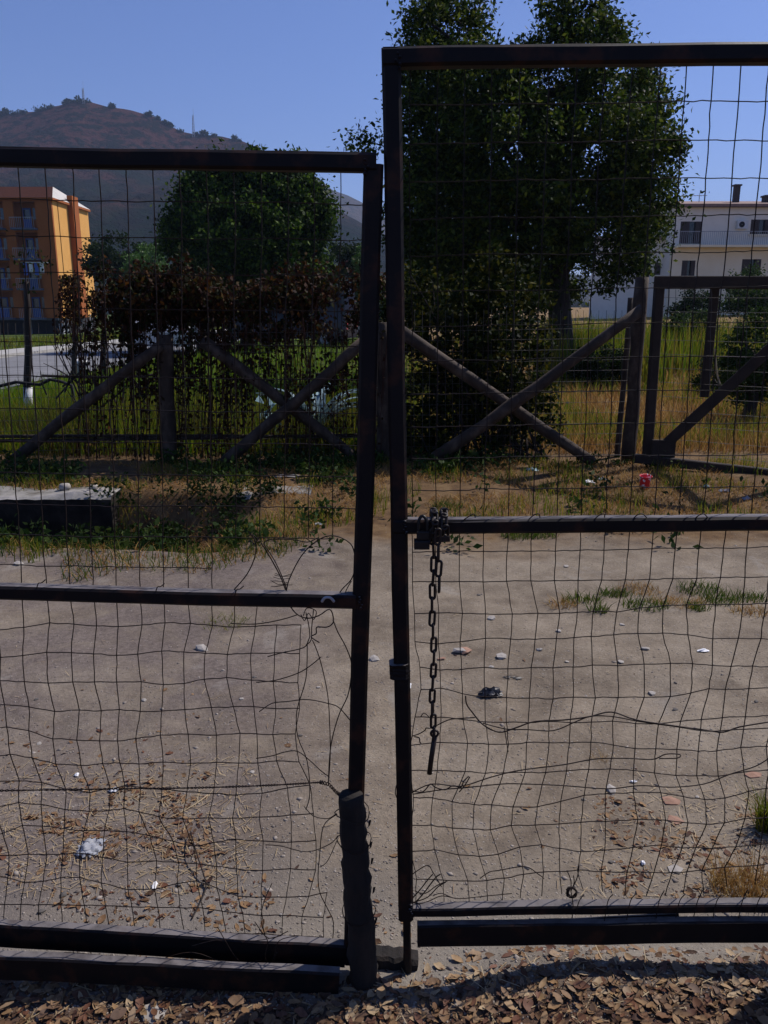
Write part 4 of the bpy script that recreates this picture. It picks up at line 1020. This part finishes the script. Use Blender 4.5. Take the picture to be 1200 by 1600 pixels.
# ---- chain and padlock
chn = empty('chain', gp(676, 1205, -.03)); tag(chn, 'rusty steel chain hanging from the middle rail of the gate', 'chain')
def link_mesh(L_=.040, Wd=.0165, r=.0030):
    pts = []; h = L_ / 2 - Wd / 2; ww = Wd / 2 - r
    for k in range(9):
        q = math.pi * k / 8; pts.append((ww * math.cos(q), 0, h - 0 + ww * math.sin(q)))
    for k in range(9):
        q = math.pi + math.pi * k / 8; pts.append((ww * math.cos(q), 0, -h + ww * math.sin(q)))
    return MB().tube(pts, r, 7, closed=True).mesh('chain_link', M['chain'], True)
LM = link_mesh()
def place(me, name, parent, loc, rot):
    o = bpy.data.objects.new(name, me); COL.objects.link(o); o.parent = parent
    o.location = Vector(loc) - parent.location; o.rotation_euler = rot; return o
top = gp(676, 838, -.028); bot = gp(677, 1146, -.028); Lc = (top - bot).length; nl = int(Lc / .0292)
for k in range(nl + 1):
    p = top.lerp(bot, k / nl) + Vector((.002 * math.sin(k * .9), 0, 0)); place(LM, 'chain_link', chn, p, (random.uniform(-.06, .06), random.uniform(-.05, .05), (0.1 if k % 2 == 0 else R(82)) + random.uniform(-.15, .15)))
t2 = gp(684, 838, -.036); b2 = gp(686, 912, -.034)
for k in range(4): place(LM, 'chain_link', chn, t2.lerp(b2, k / 3) + Vector((0, -.004, 0)), (0, .05, (0.05 if k % 2 == 0 else R(80))))
for s, px in ((0, 679), (1, 693)):           # turns round the rail
    cpt = gp(px, 820); rad = .030
    for k in range(8):
        q = 2 * math.pi * k / 8 + s * .3
        place(LM, 'chain_link', chn, cpt + Vector((random.uniform(-.003, .003), rad * math.cos(q), rad * math.sin(q))), (q, 0, 0) if (k + s) % 2 else (q, 0, 0.0))
    for k in range(8):
        pass
cb = gp(688, 843, -.034)
MB().bar(cb + Vector((-.016, 0, 0)), cb + Vector((.02, 0, .002)), .009, .012).build('shackle_bar', M['chain'], chn)
a = gp(679, 1146, -.03); ring = [a + Vector((.008 * math.cos(q), 0, .008 * math.sin(q))) for q in np.linspace(0, 2 * math.pi, 15)[:-1]]
MB().tube(ring, .003, 6, closed=True).build('ring', M['chain'], chn, True)
MB().tube([gp(679, 1152, -.03), gp(674, 1184, -.03), gp(671, 1209, -.03)], .0058, 9).build('toggle_bar', M['chain'], chn, True)
pd = empty('padlock', gp(659, 856, -.024)); tag(pd, 'dark square padlock hanging under the middle rail beside the chain', 'padlock')
a = gp(647, 857, -.026); c = gp(671, 843, -.026)
MB().bar(Vector((a.x, a.y, (a.z + c.z) / 2)), Vector((c.x, a.y, (a.z + c.z) / 2)), .024, c.z - a.z, ch=.15).build('body', M['lock'], pd)
a2 = gp(651, 843, -.026); c2 = gp(670, 829, -.026)
MB().bar(Vector((a2.x, a.y, (a2.z + c2.z) / 2)), Vector((c2.x, a.y, (a2.z + c2.z) / 2)), .018, c2.z - a2.z - .001, ch=.1).build('guard', M['lock'], pd)
MB().tube(spline([gp(654, 838, -.026), gp(654, 815, -.026), gp(660, 806, -.022), gp(667, 815, -.026), gp(667, 838, -.026)], 4), .0035, 7).build('shackle', M['lock'], pd, True)

# ------------------------------------------------------------------ ground cover
def grass_obj(name, P, h, w, mat, label, cat='grass', lean=.35, hv=.45):
    V, Fq = blades(P, h, w, lean, hv); o = link(name, mesh_np(name, V, Fq, M[mat])); tag(o, label, cat, kind='stuff'); return o
# lawn between the fence and the road
x, y = field(-120, 660, 8.3, 36, 34000); k = x > -6.7; x, y = x[k], y[k]
P = on_ground(x, y); grass_obj('lawn_grass', P, .13 + .006 * np.minimum(y, 14), .005 * y ** .75 / 2.6, 'grass', 'green lawn grass beyond the timber fence')
x, y = field(-120, 640, 8.15, 10.5, 9000); k = patchy(x, y, .5, -.05, 32); x, y = x[k], y[k]
grass_obj('dark_weeds', on_ground(x, y), .36, .008, 'darkweed', 'dark olive and brown weed stalks tangled behind the fence netting', 'weeds', .5)
x, y = field(-120, 620, 8.2, 13, 9000); k = (x > -6.7) & patchy(x, y, .8, -.12, 31); x, y = x[k], y[k]
grass_obj('tall_weeds', on_ground(x, y), np.where(x < -3.6, .26, .38), .009, 'weedgrass', 'tall mixed weeds growing along the back of the fence', 'weeds')
x, y = field(640, 1350, 8.3, 40, 26000)
grass_obj('dry_field_grass', on_ground(x, y), .14 + .004 * np.minimum(y, 20), .005 * y ** .75 / 2.6, 'dry', 'dry golden grass in the field behind the fence', lean=.6)
x, y = field(640, 1350, 8.6, 40, 16000); k = patchy(x, y, 2.2, -.16, 41); x, y = x[k], y[k]
grass_obj('green_field_grass', on_ground(x, y), .17 + .005 * np.minimum(y, 20), .006 * y ** .75 / 2.6, 'weedgrass', 'greener grass mixed through the dry field')
x, y = field(840, 1350, 15, 42, 12000); k = patchy(x, y, 3, -.18, 43); x, y = x[k], y[k]
grass_obj('field_weeds', on_ground(x, y), .85, .03, 'weedgrass', 'tall green and yellow weeds below the white house', 'weeds', .25)
x, y = rng.uniform(-24, -13.3, 9000), 12 + rng.uniform(0, 1, 9000) ** 1.3 * 70
grass_obj('roadside_grass', on_ground(x, y), .25, .04, 'weedgrass', 'olive grass between the road and the orange block')
# verge in front of the fence
x, y = rng.uniform(-4.6, 4.6, 36000), rng.uniform(4.9, 7.8, 36000)
edge = 5.55 + .55 * vnoise(x, y, .7, 51) + np.where(x < -.5, -.55 * np.clip((-x - .5) / 2, 0, 1), .22)
k = (y > edge) & patchy(x, y, .4, -.12, 52); xd, yd = x[k], y[k]
grass_obj('verge_straw', on_ground(xd, yd), .05, .007, 'dry', 'flattened dry straw on the verge beside the track', lean=1.6)
x, y = rng.uniform(-4.6, 4.6, 22000), rng.uniform(4.9, 7.9, 22000)
edge = 5.5 + .6 * vnoise(x, y, .7, 53) + np.where(x < -.5, -.55 * np.clip((-x - .5) / 2, 0, 1), .22)
k = (y > edge) & patchy(x, y, .3, .06, 54); x, y = x[k], y[k]
grass_obj('verge_grass', on_ground(x, y), .09, .007, 'weedgrass', 'short green grass along the edge of the dirt track')
# low leafy weeds in the hollow by the footing and under the fence
x, y = rng.uniform(-4.2, 3.2, 2600), rng.uniform(5.2, 7.9, 2600)
k = patchy(x, y, .4, .10, 61) & ((x < -.2) | (y > 7.2) | (rng.uniform(0, 1, 2600) < .10)) & ~((x < -2.2) & (y > 6.25) & (y < 6.85)); x, y = x[k], y[k]
P = np.repeat(on_ground(x, y), 11, 0) + rng.normal(size=(len(x) * 11, 3)) * np.array([.045, .045, .045]) + np.array([0, 0, .06])
V, Fq = leaf_np(P, .055, .5); tag(link('leafy_weeds', mesh_np('leafy_weeds', V, Fq, M['lf_weed'])), 'low leafy weeds in the hollow beside the concrete footing', 'weeds', kind='stuff')
# shaded weeds standing in the hollow
bl = [(float(x), float(y), float(gz(x, y)) + .12, .22, .16, .16) for x, y in zip(rng.uniform(-4.2, -.9, 40), rng.uniform(5.75, 6.3, 40))] + [(float(x), 6.6, .08, .16, .2, .13) for x in np.linspace(-2.35, -.8, 11)]
C, P = blob_points(bl, 190, 24, .10, .2); V, Fq = leaf_np(P, .045, .45); tag(link('hollow_weeds', mesh_np('hollow_weeds', V, Fq, M['lf_olive'])), 'dark weeds filling the shaded hollow under the concrete footing', 'weeds', kind='stuff')
x, y = rng.uniform(-3.8, -.55, 9000), rng.uniform(4.55, 5.75, 9000); k = (vnoise(x, y, .35, 91) + (y - 5.0) * .6 > -.06) & (rng.uniform(0, 1, 9000) < .75); x, y = x[k], y[k]; hf = len(x) // 2
grass_obj('lip_straw', on_ground(x[:hf], y[:hf]), .05, .006, 'dry', 'dry straw along the lip of the hollow', lean=1.3)
grass_obj('lip_grass', on_ground(x[hf:], y[hf:]), .08, .006, 'tuft', 'patchy green grass along the lip of the hollow', lean=.7)
# dark hedge bottom under the fence
bl = [pblob(px, 735, FY - .1, 26, 16, .2) for px in list(range(440, 600, 30)) + list(range(640, 990, 40))]
C, P = blob_points(bl, 170, 26, .10, .2); V, Fq = leaf_np(P, .05, .5); tag(link('fence_undergrowth', mesh_np('fence_undergrowth', V, Fq, M['lf_olive'])), 'dark undergrowth along the foot of the timber fence', 'undergrowth', kind='stuff')
# single tufts
def tuft(px, py, h, n, rad, mat, label, w=.004, lean=.6, group=None):
    c = onz(px, py); a = rng.uniform(0, 2 * np.pi, n); r = rad * np.sqrt(rng.uniform(0, 1, n))
    P = on_ground(c.x + np.cos(a) * r * 1.3, c.y + np.sin(a) * r); V, Fq = blades(P, h, w, lean)
    tag(link('grass_tuft', mesh_np('grass_tuft', V, Fq, M[mat])), label, 'grass', group)
for px, py, n, rad in ((910, 938, 110, .12), (960, 925, 120, .10), (1008, 948, 150, .13), (1095, 918, 160, .14), (1128, 935, 130, .12), (1165, 930, 130, .13), (1090, 950, 70, .07), (935, 955, 60, .06)):
    tuft(px, py, .045, int(n * 1.4), rad * .75, 'tuft', 'low green grass tuft growing in the middle of the dirt track', .005, .9, 'tufts in the track')
for px, py, n, rad in ((1000, 918, 90, .10), (1060, 940, 120, .12), (1180, 955, 80, .10), (880, 945, 60, .07)):
    tuft(px, py, .04, n * 2, rad, 'dry', 'flattened dry straw tuft in the middle of the dirt track', .004, 1.4, 'straw tufts in the track')
tuft(352, 972, .03, 160, .10, 'weedgrass', 'small green tuft just behind the left middle rail', .003, 1.0)
for px, py in ((810, 838), (845, 836), (700, 800)): tuft(px, py, .06, 200, .10, 'tuft', 'dark green tuft where the track meets the verge', .005, .8, 'tufts at the verge')
tuft(1203, 1290, .12, 300, .035, 'weedgrass', 'thick green and yellow grass clump beside the right gate leaf', .003, .5)
tuft(1165, 1385, .07, 420, .075, 'dry', 'dry golden grass clump at the foot of the right gate leaf', .0025, .9)
tuft(940, 1180, .02, 60, .03, 'dry', 'wisp of dry straw lying on bare dirt', .002, 1.6)
# the silvery plant behind the crossed braces
sp = at(495, 668, 8.9); sp.z = gzs(sp.x, sp.y); root = empty('silvery_plant', sp); tag(root, 'silvery blue-green plant with long jagged leaves behind the crossed braces', 'plant')
for k in range(26):
    a0 = random.uniform(0, 6.28); Lf = random.uniform(.5, .9); el = random.uniform(.8, 1.4); mb = MB(); V = []; n = 9
    d = Vector((math.cos(a0), math.sin(a0), 0)); sdn = Vector((-d.y, d.x, 0))
    for i in range(n):
        t = i / (n - 1); p = sp + d * (Lf * t * math.cos(el * (1 - .5 * t))) + Vector((0, 0, .08 + Lf * math.sin(el) * (t - .55 * t * t) * 1.5))
        w = .055 * math.sin(math.pi * min(1, t * .92 + .08)) * (1 if i % 2 else .45) + .004
        V += [p - sdn * w + Vector((0, 0, .012)), p, p + sdn * w + Vector((0, 0, .012))]
    Fq = []
    for i in range(n - 1):
        for j in range(2): Fq.append((i * 3 + j, i * 3 + j + 1, i * 3 + j + 4, i * 3 + j + 3))
    mb.add(V, Fq).build('leaf', M['lf_blue'], root)
MB().tube([sp, sp + Vector((.02, 0, .3))], [.03, .02], 6).build('stem', M['lf_blue'], root)
c = at(500, 583, 9.8); g = gzs(c.x, c.y)
o = pole('wooden_stake', Vector((c.x, c.y, g)), c, .055, .055, None); tag(o, 'pale round-topped wooden stake behind the silvery plant', 'stake')

# ------------------------------------------------------------------ stones, litter, leaves
def pebble_mesh(seed, flat=.55):
    rs = np.random.default_rng(seed); import bmesh
    bm = bmesh.new(); bmesh.ops.create_icosphere(bm, subdivisions=1, radius=1)
    for v in bm.verts:
        v.co *= rs.uniform(.72, 1.15); v.co.z *= flat
    me = bpy.data.meshes.new('stone'); bm.to_mesh(me); bm.free(); return me
PEB = {}
for mt in ('stone', 'dstone', 'brick'):
    PEB[mt] = []
    for k in range(4):
        me = pebble_mesh(k + hash(mt) % 1 + 10 * ('stone', 'dstone', 'brick').index(mt)); me.materials.append(M[mt]); PEB[mt].append(me)
STONES = [(768, 967, 7, 'stone'), (843, 1015, 6, 'stone'), (885, 885, 5, 'stone'), (1008, 1013, 7, 'stone'), (1020, 1073, 8, 'stone'), (970, 1034, 6, 'stone'), (886, 1034, 4, 'stone'), (768, 1042, 5, 'stone'),
          (972, 975, 5, 'stone'), (873, 987, 6, 'stone'), (783, 1027, 10, 'stone'), (315, 1012, 11, 'stone'), (585, 1030, 10, 'stone'), (120, 1210, 5, 'stone'), (378, 1096, 4, 'stone'), (225, 1095, 5, 'stone'),
          (60, 1153, 5, 'stone'), (395, 1216, 5, 'stone'), (398, 1060, 4, 'dstone'), (470, 1157, 4, 'dstone'), (57, 1092, 4, 'dstone'), (1056, 1102, 5, 'dstone'), (1182, 1092, 4, 'dstone'), (748, 925, 4, 'dstone'),
          (66, 1428, 7, 'dstone'), (690, 1030, 7, 'brick'), (955, 1230, 11, 'stone'), (912, 1246, 4, 'dstone'), (750, 1128, 4, 'stone'), (720, 1018, 13, 'stone'), (726, 1018, 13, 'brick'),
          (500, 1430, 4, 'stone'), (440, 1433, 4, 'stone'), (30, 886, 9, 'stone'), (498, 1075, 4, 'stone'), (1090, 1240, 4, 'stone'), (955, 1345, 5, 'dstone'), (100, 1403, 7, 'dstone'), (280, 1385, 6, 'dstone')]
SL = {'stone': 'small pale stone lying on the dirt track', 'dstone': 'small dark stone lying on the dirt track', 'brick': 'small reddish brick fragment lying on the dirt track'}
for px, py, r, mt in STONES:
    c = onz(px, py); k = (c.y * CP + EYE * SP) / F; rw = r * k
    o = bpy.data.objects.new('small_stone', random.choice(PEB[mt])); COL.objects.link(o)
    o.location = (c.x, c.y, gzs(c.x, c.y) + rw * .2); o.scale = (rw * 1.1, rw * .9, rw * .7); o.rotation_euler = (random.uniform(-.2, .2), random.uniform(-.2, .2), random.uniform(0, 6))
    tag(o, SL[mt], 'stone', {'stone': 'pale stones on the track', 'dstone': 'dark stones on the track', 'brick': 'brick bits on the track'}[mt])
for px, py, w, h, mt, lab in ((1050, 1245, 16, 14, 'brick', 'flat pinkish brick slab half sunk in the dirt'), (1055, 1275, 14, 12, 'brick', 'flat pinkish tile piece in front of the brick slab'), (1178, 1207, 18, 9, 'brick', 'flat reddish tile shard near the grass clump'),
                              (1055, 1355, 14, 10, 'stone', 'flat pale stone among the dead leaves by the right leaf'), (240, 1590, 26, 22, 'stone', 'pale flat stone among the leaves this side of the gate')):
    c = onz(px, py); k = (c.y * CP + EYE * SP) / F
    o = bpy.data.objects.new('flat_stone', random.choice(PEB[mt])); COL.objects.link(o); o.location = (c.x, c.y, gzs(c.x, c.y)); o.scale = (w * k, h * k * 1.2, .014); o.rotation_euler.z = random.uniform(0, 3); tag(o, lab, 'stone')
# gravel
n = 15000; x, y = field(-60, 1260, 1.45, 5.8, n); kk = rng.uniform(.0012, .0048, n) * (1 + (rng.uniform(0, 1, n) > .96) * 1.2)
octv = np.array([(1, 0, 0), (0, 1, 0), (-1, 0, 0), (0, -1, 0), (0, 0, .8), (0, 0, -.8)]); octf = np.array([(0, 1, 4), (1, 2, 4), (2, 3, 4), (3, 0, 4), (1, 0, 5), (2, 1, 5), (3, 2, 5), (0, 3, 5)])
P = on_ground(x, y, 0); th = rng.uniform(0, 6.28, n); ca, sa = np.cos(th), np.sin(th)
ov = octv[None] * rng.uniform(.6, 1.3, (n, 6, 1)); ov[..., 0] *= 1.4
Vv = np.stack([ov[..., 0] * ca[:, None] - ov[..., 1] * sa[:, None], ov[..., 0] * sa[:, None] + ov[..., 1] * ca[:, None], ov[..., 2] * .7], -1) * kk[:, None, None] + P[:, None, :]
Fv = (octf[None] + (np.arange(n) * 6)[:, None, None]).reshape(-1, 3)
M['gravel'] = leafmat('gravel', [(.12, .10, .085), (.20, .17, .145), (.27, .235, .20), (.32, .28, .24), (.09, .075, .065)], 0, .9)
tag(link('gravel', mesh_np('gravel', Vv.reshape(-1, 3), Fv, M['gravel'])), 'fine loose gravel scattered over the dirt track', 'gravel', kind='stuff')
# dead leaves: a few curled shapes
def dleaf(seed):
    rs = np.random.default_rng(seed); n = 8; V = []; cu = rs.uniform(-.5, .9); w = rs.uniform(.13, .32); tw = rs.uniform(-.4, .4)
    for i in range(n):
        t = i / (n - 1); ww = w * math.sin(math.pi * (t * .96 + .02)) ** .8; zc = cu * .35 * (t - .5) ** 2 * 2 + rs.uniform(-.02, .02)
        for s in (-1, 0, 1): V.append((t - .5, s * ww + tw * .15 * (t - .5), zc + abs(s) * ww * rs.uniform(.1, .9) * (1 if cu > 0 else .4) + s * tw * .2 * (t - .5)))
    V = np.array(V); V[:, 2] *= .6; V[:, 2] -= V[:, 2].min()
    Fq = np.array([(i * 3 + j, i * 3 + j + 1, i * 3 + j + 4, i * 3 + j + 3) for i in range(n - 1) for j in range(2)])
    return V, Fq
DL = [dleaf(s) for s in range(10)]
px_, py_ = [], []
def litter(n, x0, x1, y0, y1):
    a = rng.uniform(x0, x1, n); b_ = rng.uniform(y0, y1, n); px_.append(a); py_.append(b_)
litter(5600, -60, 1260, 1535, 1780); litter(700, -420, -60, 1500, 1780); litter(800, 1260, 1650, 1480, 1780); litter(300, -60, 480, 1500, 1560); litter(280, 660, 1260, 1485, 1560)
litter(1500, -40, 330, 1215, 1345); litter(520, 80, 430, 1330, 1475); litter(1000, 930, 1260, 1240, 1412); litter(70, 560, 640, 1380, 1540); litter(160, 0, 1200, 1000, 1450); litter(60, 0, 300, 1130, 1250); litter(60, -40, 120, 1330, 1470)
px_ = np.concatenate(px_); py_ = np.concatenate(py_)
keep = (py_ > 1480) | (vnoise(px_, py_ * 1.6, 70, 77) + .5 * vnoise(px_, py_ * 1.6, 25, 78) > -.02)
px_, py_ = px_[keep], py_[keep]
LV, LF = [], []; recs = []
DM = []
for V, Fq in DL: DM.append(mesh_np('dead_leaf', V, Fq, None, False))
dl_cols = [(.085, .047, .027), (.17, .098, .048), (.26, .165, .08), (.21, .14, .08), (.12, .052, .028), (.30, .215, .12)]
DMAT = []
for i, c in enumerate(dl_cols):
    m = simple('dry_leaf_%s' % 'abcdef'[i], [tuple(v * .75 for v in c), tuple(v * 1.2 for v in c)], 120, .7, 0); DMAT.append(m)
DMESH = {}
for i, me in enumerate(DM):
    for j, mm in enumerate(DMAT):
        q = me.copy(); q.materials.append(mm); DMESH[i, j] = q
for i in range(len(px_)):
    c = onz(px_[i], py_[i]); s = random.choice((random.uniform(.006, .014), random.uniform(.008, .02), random.uniform(.014, .030), random.uniform(.022, .042))) if c.y < 1.75 else random.choice((random.uniform(.006, .016), random.uniform(.010, .034)))
    rot = (random.gauss(0, .2), random.gauss(0, .2), random.uniform(0, 6.28))
    recs.append((c.x, c.y, gzs(c.x, c.y) + random.uniform(0, .010) * (1 if c.y < 1.55 else .2), s, rot, random.randrange(10)))
vis = [i for i in range(len(recs)) if -5 < px_[i] < 1205 and py_[i] < 1603]
vis.sort(key=lambda i: -recs[i][3] / recs[i][1]); vis = set(vis[:300])
off = 0
for i, (x, y, z, s, rot, v) in enumerate(recs):
    near = y < 1.62
    if i in vis:
        o = bpy.data.objects.new('dead_leaf', DMESH[v, random.randrange(6)]); COL.objects.link(o); o.location = (x, y, z + .002); o.scale = (s, s, s); o.rotation_euler = rot
        if near: tag(o, 'curled dry brown leaf in the litter this side of the gates', 'leaf', 'dead leaves this side of the gates')
        else: tag(o, 'dry brown leaf lying on the dirt beyond the gates', 'leaf', 'dead leaves beyond the gates')
    else:
        from mathutils import Euler
        Rm = np.array(Euler(rot).to_matrix()) * s; V, Fq = DL[v]
        LV.append(V @ Rm.T + np.array([x, y, z])); LF.append(Fq + off); off += len(V)
tag(link('leaf_litter', mesh_np('leaf_litter', np.concatenate(LV), np.concatenate(LF), M['dleaf'])), 'thick litter of small dead leaves around the gates', 'leaf litter', kind='stuff')
# straw and twig bits
n = 2400; a = np.concatenate([rng.uniform(-40, 400, 1320), rng.uniform(900, 1250, 330), rng.uniform(-40, 1250, 350), rng.uniform(-40, 1250, 400)]); b_ = np.concatenate([rng.uniform(1190, 1400, 1320), rng.uniform(1220, 1420, 330), rng.uniform(860, 1400, 350), rng.uniform(1530, 1640, 400)])
P = np.array([(*onz(u, v)[:2], 0) for u, v in zip(a, b_)]); P[:, 2] = gz(P[:, 0], P[:, 1]) + .003
th = rng.uniform(0, 6.28, n); Ls = rng.uniform(.01, .05, n); d = np.stack([np.cos(th), np.sin(th), rng.normal(0, .12, n)], 1) * Ls[:, None]; sd = np.stack([-np.sin(th), np.cos(th), 0 * th], 1) * .0011
V = np.stack([P - sd, P + sd, P + d + sd, P + d - sd, P + d * .5 + np.array([0, 0, .002])], 1)[:, :4].reshape(-1, 3)
tag(link('straw_bits', mesh_np('straw_bits', V, np.arange(4 * n).reshape(n, 4), M['straw'])), 'short bits of straw scattered on the dirt', 'straw', kind='stuff')
def stick(pts, r, label, mat='twig', name='dry_twig', cat='twig'):
    P = [onz(*p) for p in pts]
    for p in P: p.z = gzs(p.x, p.y) + r
    return tag(MB().tube(spline(P, 4), [r * (1 - .4 * i / (4 * (len(P) - 1))) for i in range(4 * (len(P) - 1) + 1)], 6).build(name, M[mat], smooth=True), label, cat)
stick([(325, 1251), (300, 1268), (262, 1286)], .0028, 'pale straw stalk lying across the leaves behind the left leaf', 'straw', 'straw_stalk', 'straw')
stick([(910, 1536), (893, 1552), (886, 1568)], .003, 'pale bent twig on the litter this side of the gates')
stick([(1050, 1552), (1075, 1560), (1110, 1572)], .003, 'longer dry twig on the litter near the dark corner')
stick([(760, 1560), (775, 1540), (790, 1525)], .002, 'short thin twig on the litter below the kick board')
# bent scrap of wire with a dark knot on the left
P = [onz(x, y) for x, y in ((299, 1314), (303, 1335), (312, 1362), (322, 1388), (318, 1405), (300, 1440))]
for i, p in enumerate(P): p.z = gzs(p.x, p.y) + (.02, .035, .03, .01, .006, .004)[i]
root = empty('wire_scrap', P[3]); tag(root, 'bent scrap of dark wire with a knot lying beyond the left leaf', 'wire')
MB().tube(spline(P, 5), .0022, 6).build('wire', M['wire'], root, True)
q = [P[3] + Vector((random.uniform(-.012, .012), random.uniform(-.01, .01), random.uniform(-.004, .016))) for k in range(9)]
MB().tube(spline(q, 4), .0022, 5).build('knot', M['wire'], root, True)
# crumpled sheets: plastic and paper
def crumple(px, py, w, h, zh, mat, name, label, cat, seed, n=11, holes=0.0):
    rs = np.random.default_rng(seed); c = onz(px, py); k = (c.y * CP + EYE * SP) / F; W_, D_ = w * k, h * k * 1.6
    V = []; Fq = []
    for i in range(n):
        for j in range(n):
            u, v = i / (n - 1) * 2 - 1, j / (n - 1) * 2 - 1; rr = 1 - .3 * (u * u + v * v) * rs.uniform(.3, 1)
            x = c.x + W_ / 2 * u * rr + rs.uniform(-1, 1) * W_ * .05; y = c.y + D_ / 2 * v * rr + rs.uniform(-1, 1) * D_ * .05
            V.append((x, y, gzs(x, y) + .004 + zh * max(0, 1 - (u * u + v * v) * .7) * (rs.uniform(.2, 1) if n < 16 else .6 + 1.6 * float(vnoise(u, v, .38, seed)))))
    for i in range(n - 1):
        for j in range(n - 1):
            if rs.uniform() < holes: continue
            Fq.append((i * n + j, (i + 1) * n + j, (i + 1) * n + j + 1, i * n + j + 1))
    return tag(MB().add(V, Fq).build(name, mat if not isinstance(mat, str) else M[mat], smooth=n > 15), label, cat)
crumple(766, 1083, 46, 20, .03, 'blackbag', 'plastic_scrap', 'crumpled black plastic scrap on the dirt track', 'plastic', 1)
crumple(802, 1058, 40, 8, .006, 'blackbag', 'plastic_scrap', 'thin torn black plastic shred trailing behind the crumpled scrap', 'plastic', 2, 9, .45)
crumple(142, 1332, 48, 34, .016, 'bag', 'plastic_bag', 'clear white plastic bag crumpled on the ground behind the left leaf', 'plastic bag', 3, 18)
crumple(638, 1073, 12, 14, .01, 'white', 'paper_scrap', 'white paper scrap beside the tall gate stile', 'paper', 4, 6)
crumple(1098, 1018, 22, 7, .012, 'white', 'plastic_shard', 'white plastic shard lying flat on the dirt track', 'plastic', 5, 5)
crumple(178, 1237, 20, 9, .01, 'white', 'paper_scrap', 'white paper scrap among leaves behind the left leaf', 'paper', 6, 6)
crumple(271, 836, 15, 10, .06, 'white', 'paper_scrap', 'round white paper ball among weeds on the left verge', 'paper', 7, 7)
crumple(498, 819, 17, 7, .02, 'white', 'paper_scrap', 'white paper scrap on the straw beside the track edge', 'paper', 8, 6)
crumple(990, 1217, 14, 4, .008, 'white', 'paper_scrap', 'small white paper stick on the dirt near the right leaf', 'paper', 9, 5)
crumple(242, 1388, 10, 12, .012, 'white', 'paper_scrap', 'tiny white paper bit among the leaf patch', 'paper', 10, 5)
crumple(120, 1211, 9, 6, .008, 'white', 'paper_scrap', 'tiny white chip on bare dirt at the left', 'paper', 11, 5)
crumple(1005, 1347, 8, 8, .01, 'white', 'paper_scrap', 'tiny white chip beside the knotted wire', 'paper', 12, 5)
for i, (px, py, w, h, mt, lab) in enumerate(((918, 768, 22, 9, 'white', 'white litter scrap under the right fence'), (940, 764, 16, 8, 'bag', 'pale plastic scrap beside the white litter under the fence'), (830, 752, 24, 12, 'bluebag', 'bluish plastic scrap under the green climber'),
                                  (1103, 776, 14, 9, 'bluebag', 'turquoise plastic scrap below the field gate'), (1130, 782, 26, 7, 'bag', 'long pale plastic strip below the field gate'), (1165, 792, 16, 8, 'bag', 'crumpled pale plastic near the field gate bottom rail'),
                                  (450, 762, 60, 8, 'stone', 'flat pale rubble sheet on the footing gap'), (385, 783, 22, 12, 'stone', 'light rubble piece among weeds below the fence'))):
    crumple(px, py, w, h, .03, mt, 'litter_scrap', lab, 'litter', 30 + i, 7)
bp = at(427, 640, 9.2); g = gzs(bp.x, bp.y)
q = MB()
for k in range(9):
    a = bp + Vector((random.uniform(-.12, .12), random.uniform(-.08, .08), random.uniform(-.1, .12))); v = [a + Vector((random.uniform(-.1, .1), random.uniform(-.1, .1), random.uniform(-.1, .1))) for _ in range(3)]
    q.add([a] + v, [(0, 1, 2), (0, 2, 3)])
q.add([(bp.x, bp.y, g), (bp.x + .1, bp.y, g), (bp.x + .03, bp.y, bp.z)], [(0, 1, 2)])
tag(q.build('plastic_sheet', M['bluebag']), 'pale blue torn plastic sheet caught in the grass by the crossed braces', 'plastic')
# red paper cup
c = onz(1006, 775); g = gzs(c.x, c.y); cup = empty('paper_cup', (c.x, c.y, g)); tag(cup, 'crumpled red and white paper cup on the verge below the fence post', 'cup')
mb = MB().lathe([(.0, .004), (.040, .004), (.046, .06), (.050, .115), (.052, .118), (.047, .113), (.043, .06), (.037, .01)], (0, 0, 0), 18)
mb.v = [(x * (1 + .12 * math.sin(z * 60 + x * 40)), y * (1 + .1 * math.cos(z * 50)), z) for x, y, z in mb.v]
me = mb.mesh('cup_body', M['cup'], True); o = bpy.data.objects.new('cup_body', me); COL.objects.link(o); o.parent = cup; o.rotation_euler = (.12, -.1, .5)

# ------------------------------------------------------------------ haze
hz, N, L, p = nmat('haze'); N.remove(p)
pv = N.new('ShaderNodeVolumePrincipled'); pv.inputs['Color'].default_value = (.50, .66, 1.0, 1); pv.inputs['Density'].default_value = .00021; pv.inputs['Anisotropy'].default_value = .1
L.new(pv.outputs[0], N['Material Output'].inputs['Volume'])
HAZE = MB().box(-2900, 2900, -320, 4200, -60, 420).build('haze', hz, kind='stuff')
HAZE['label'] = 'thin bluish summer haze over the far hills'; HAZE['category'] = 'haze'
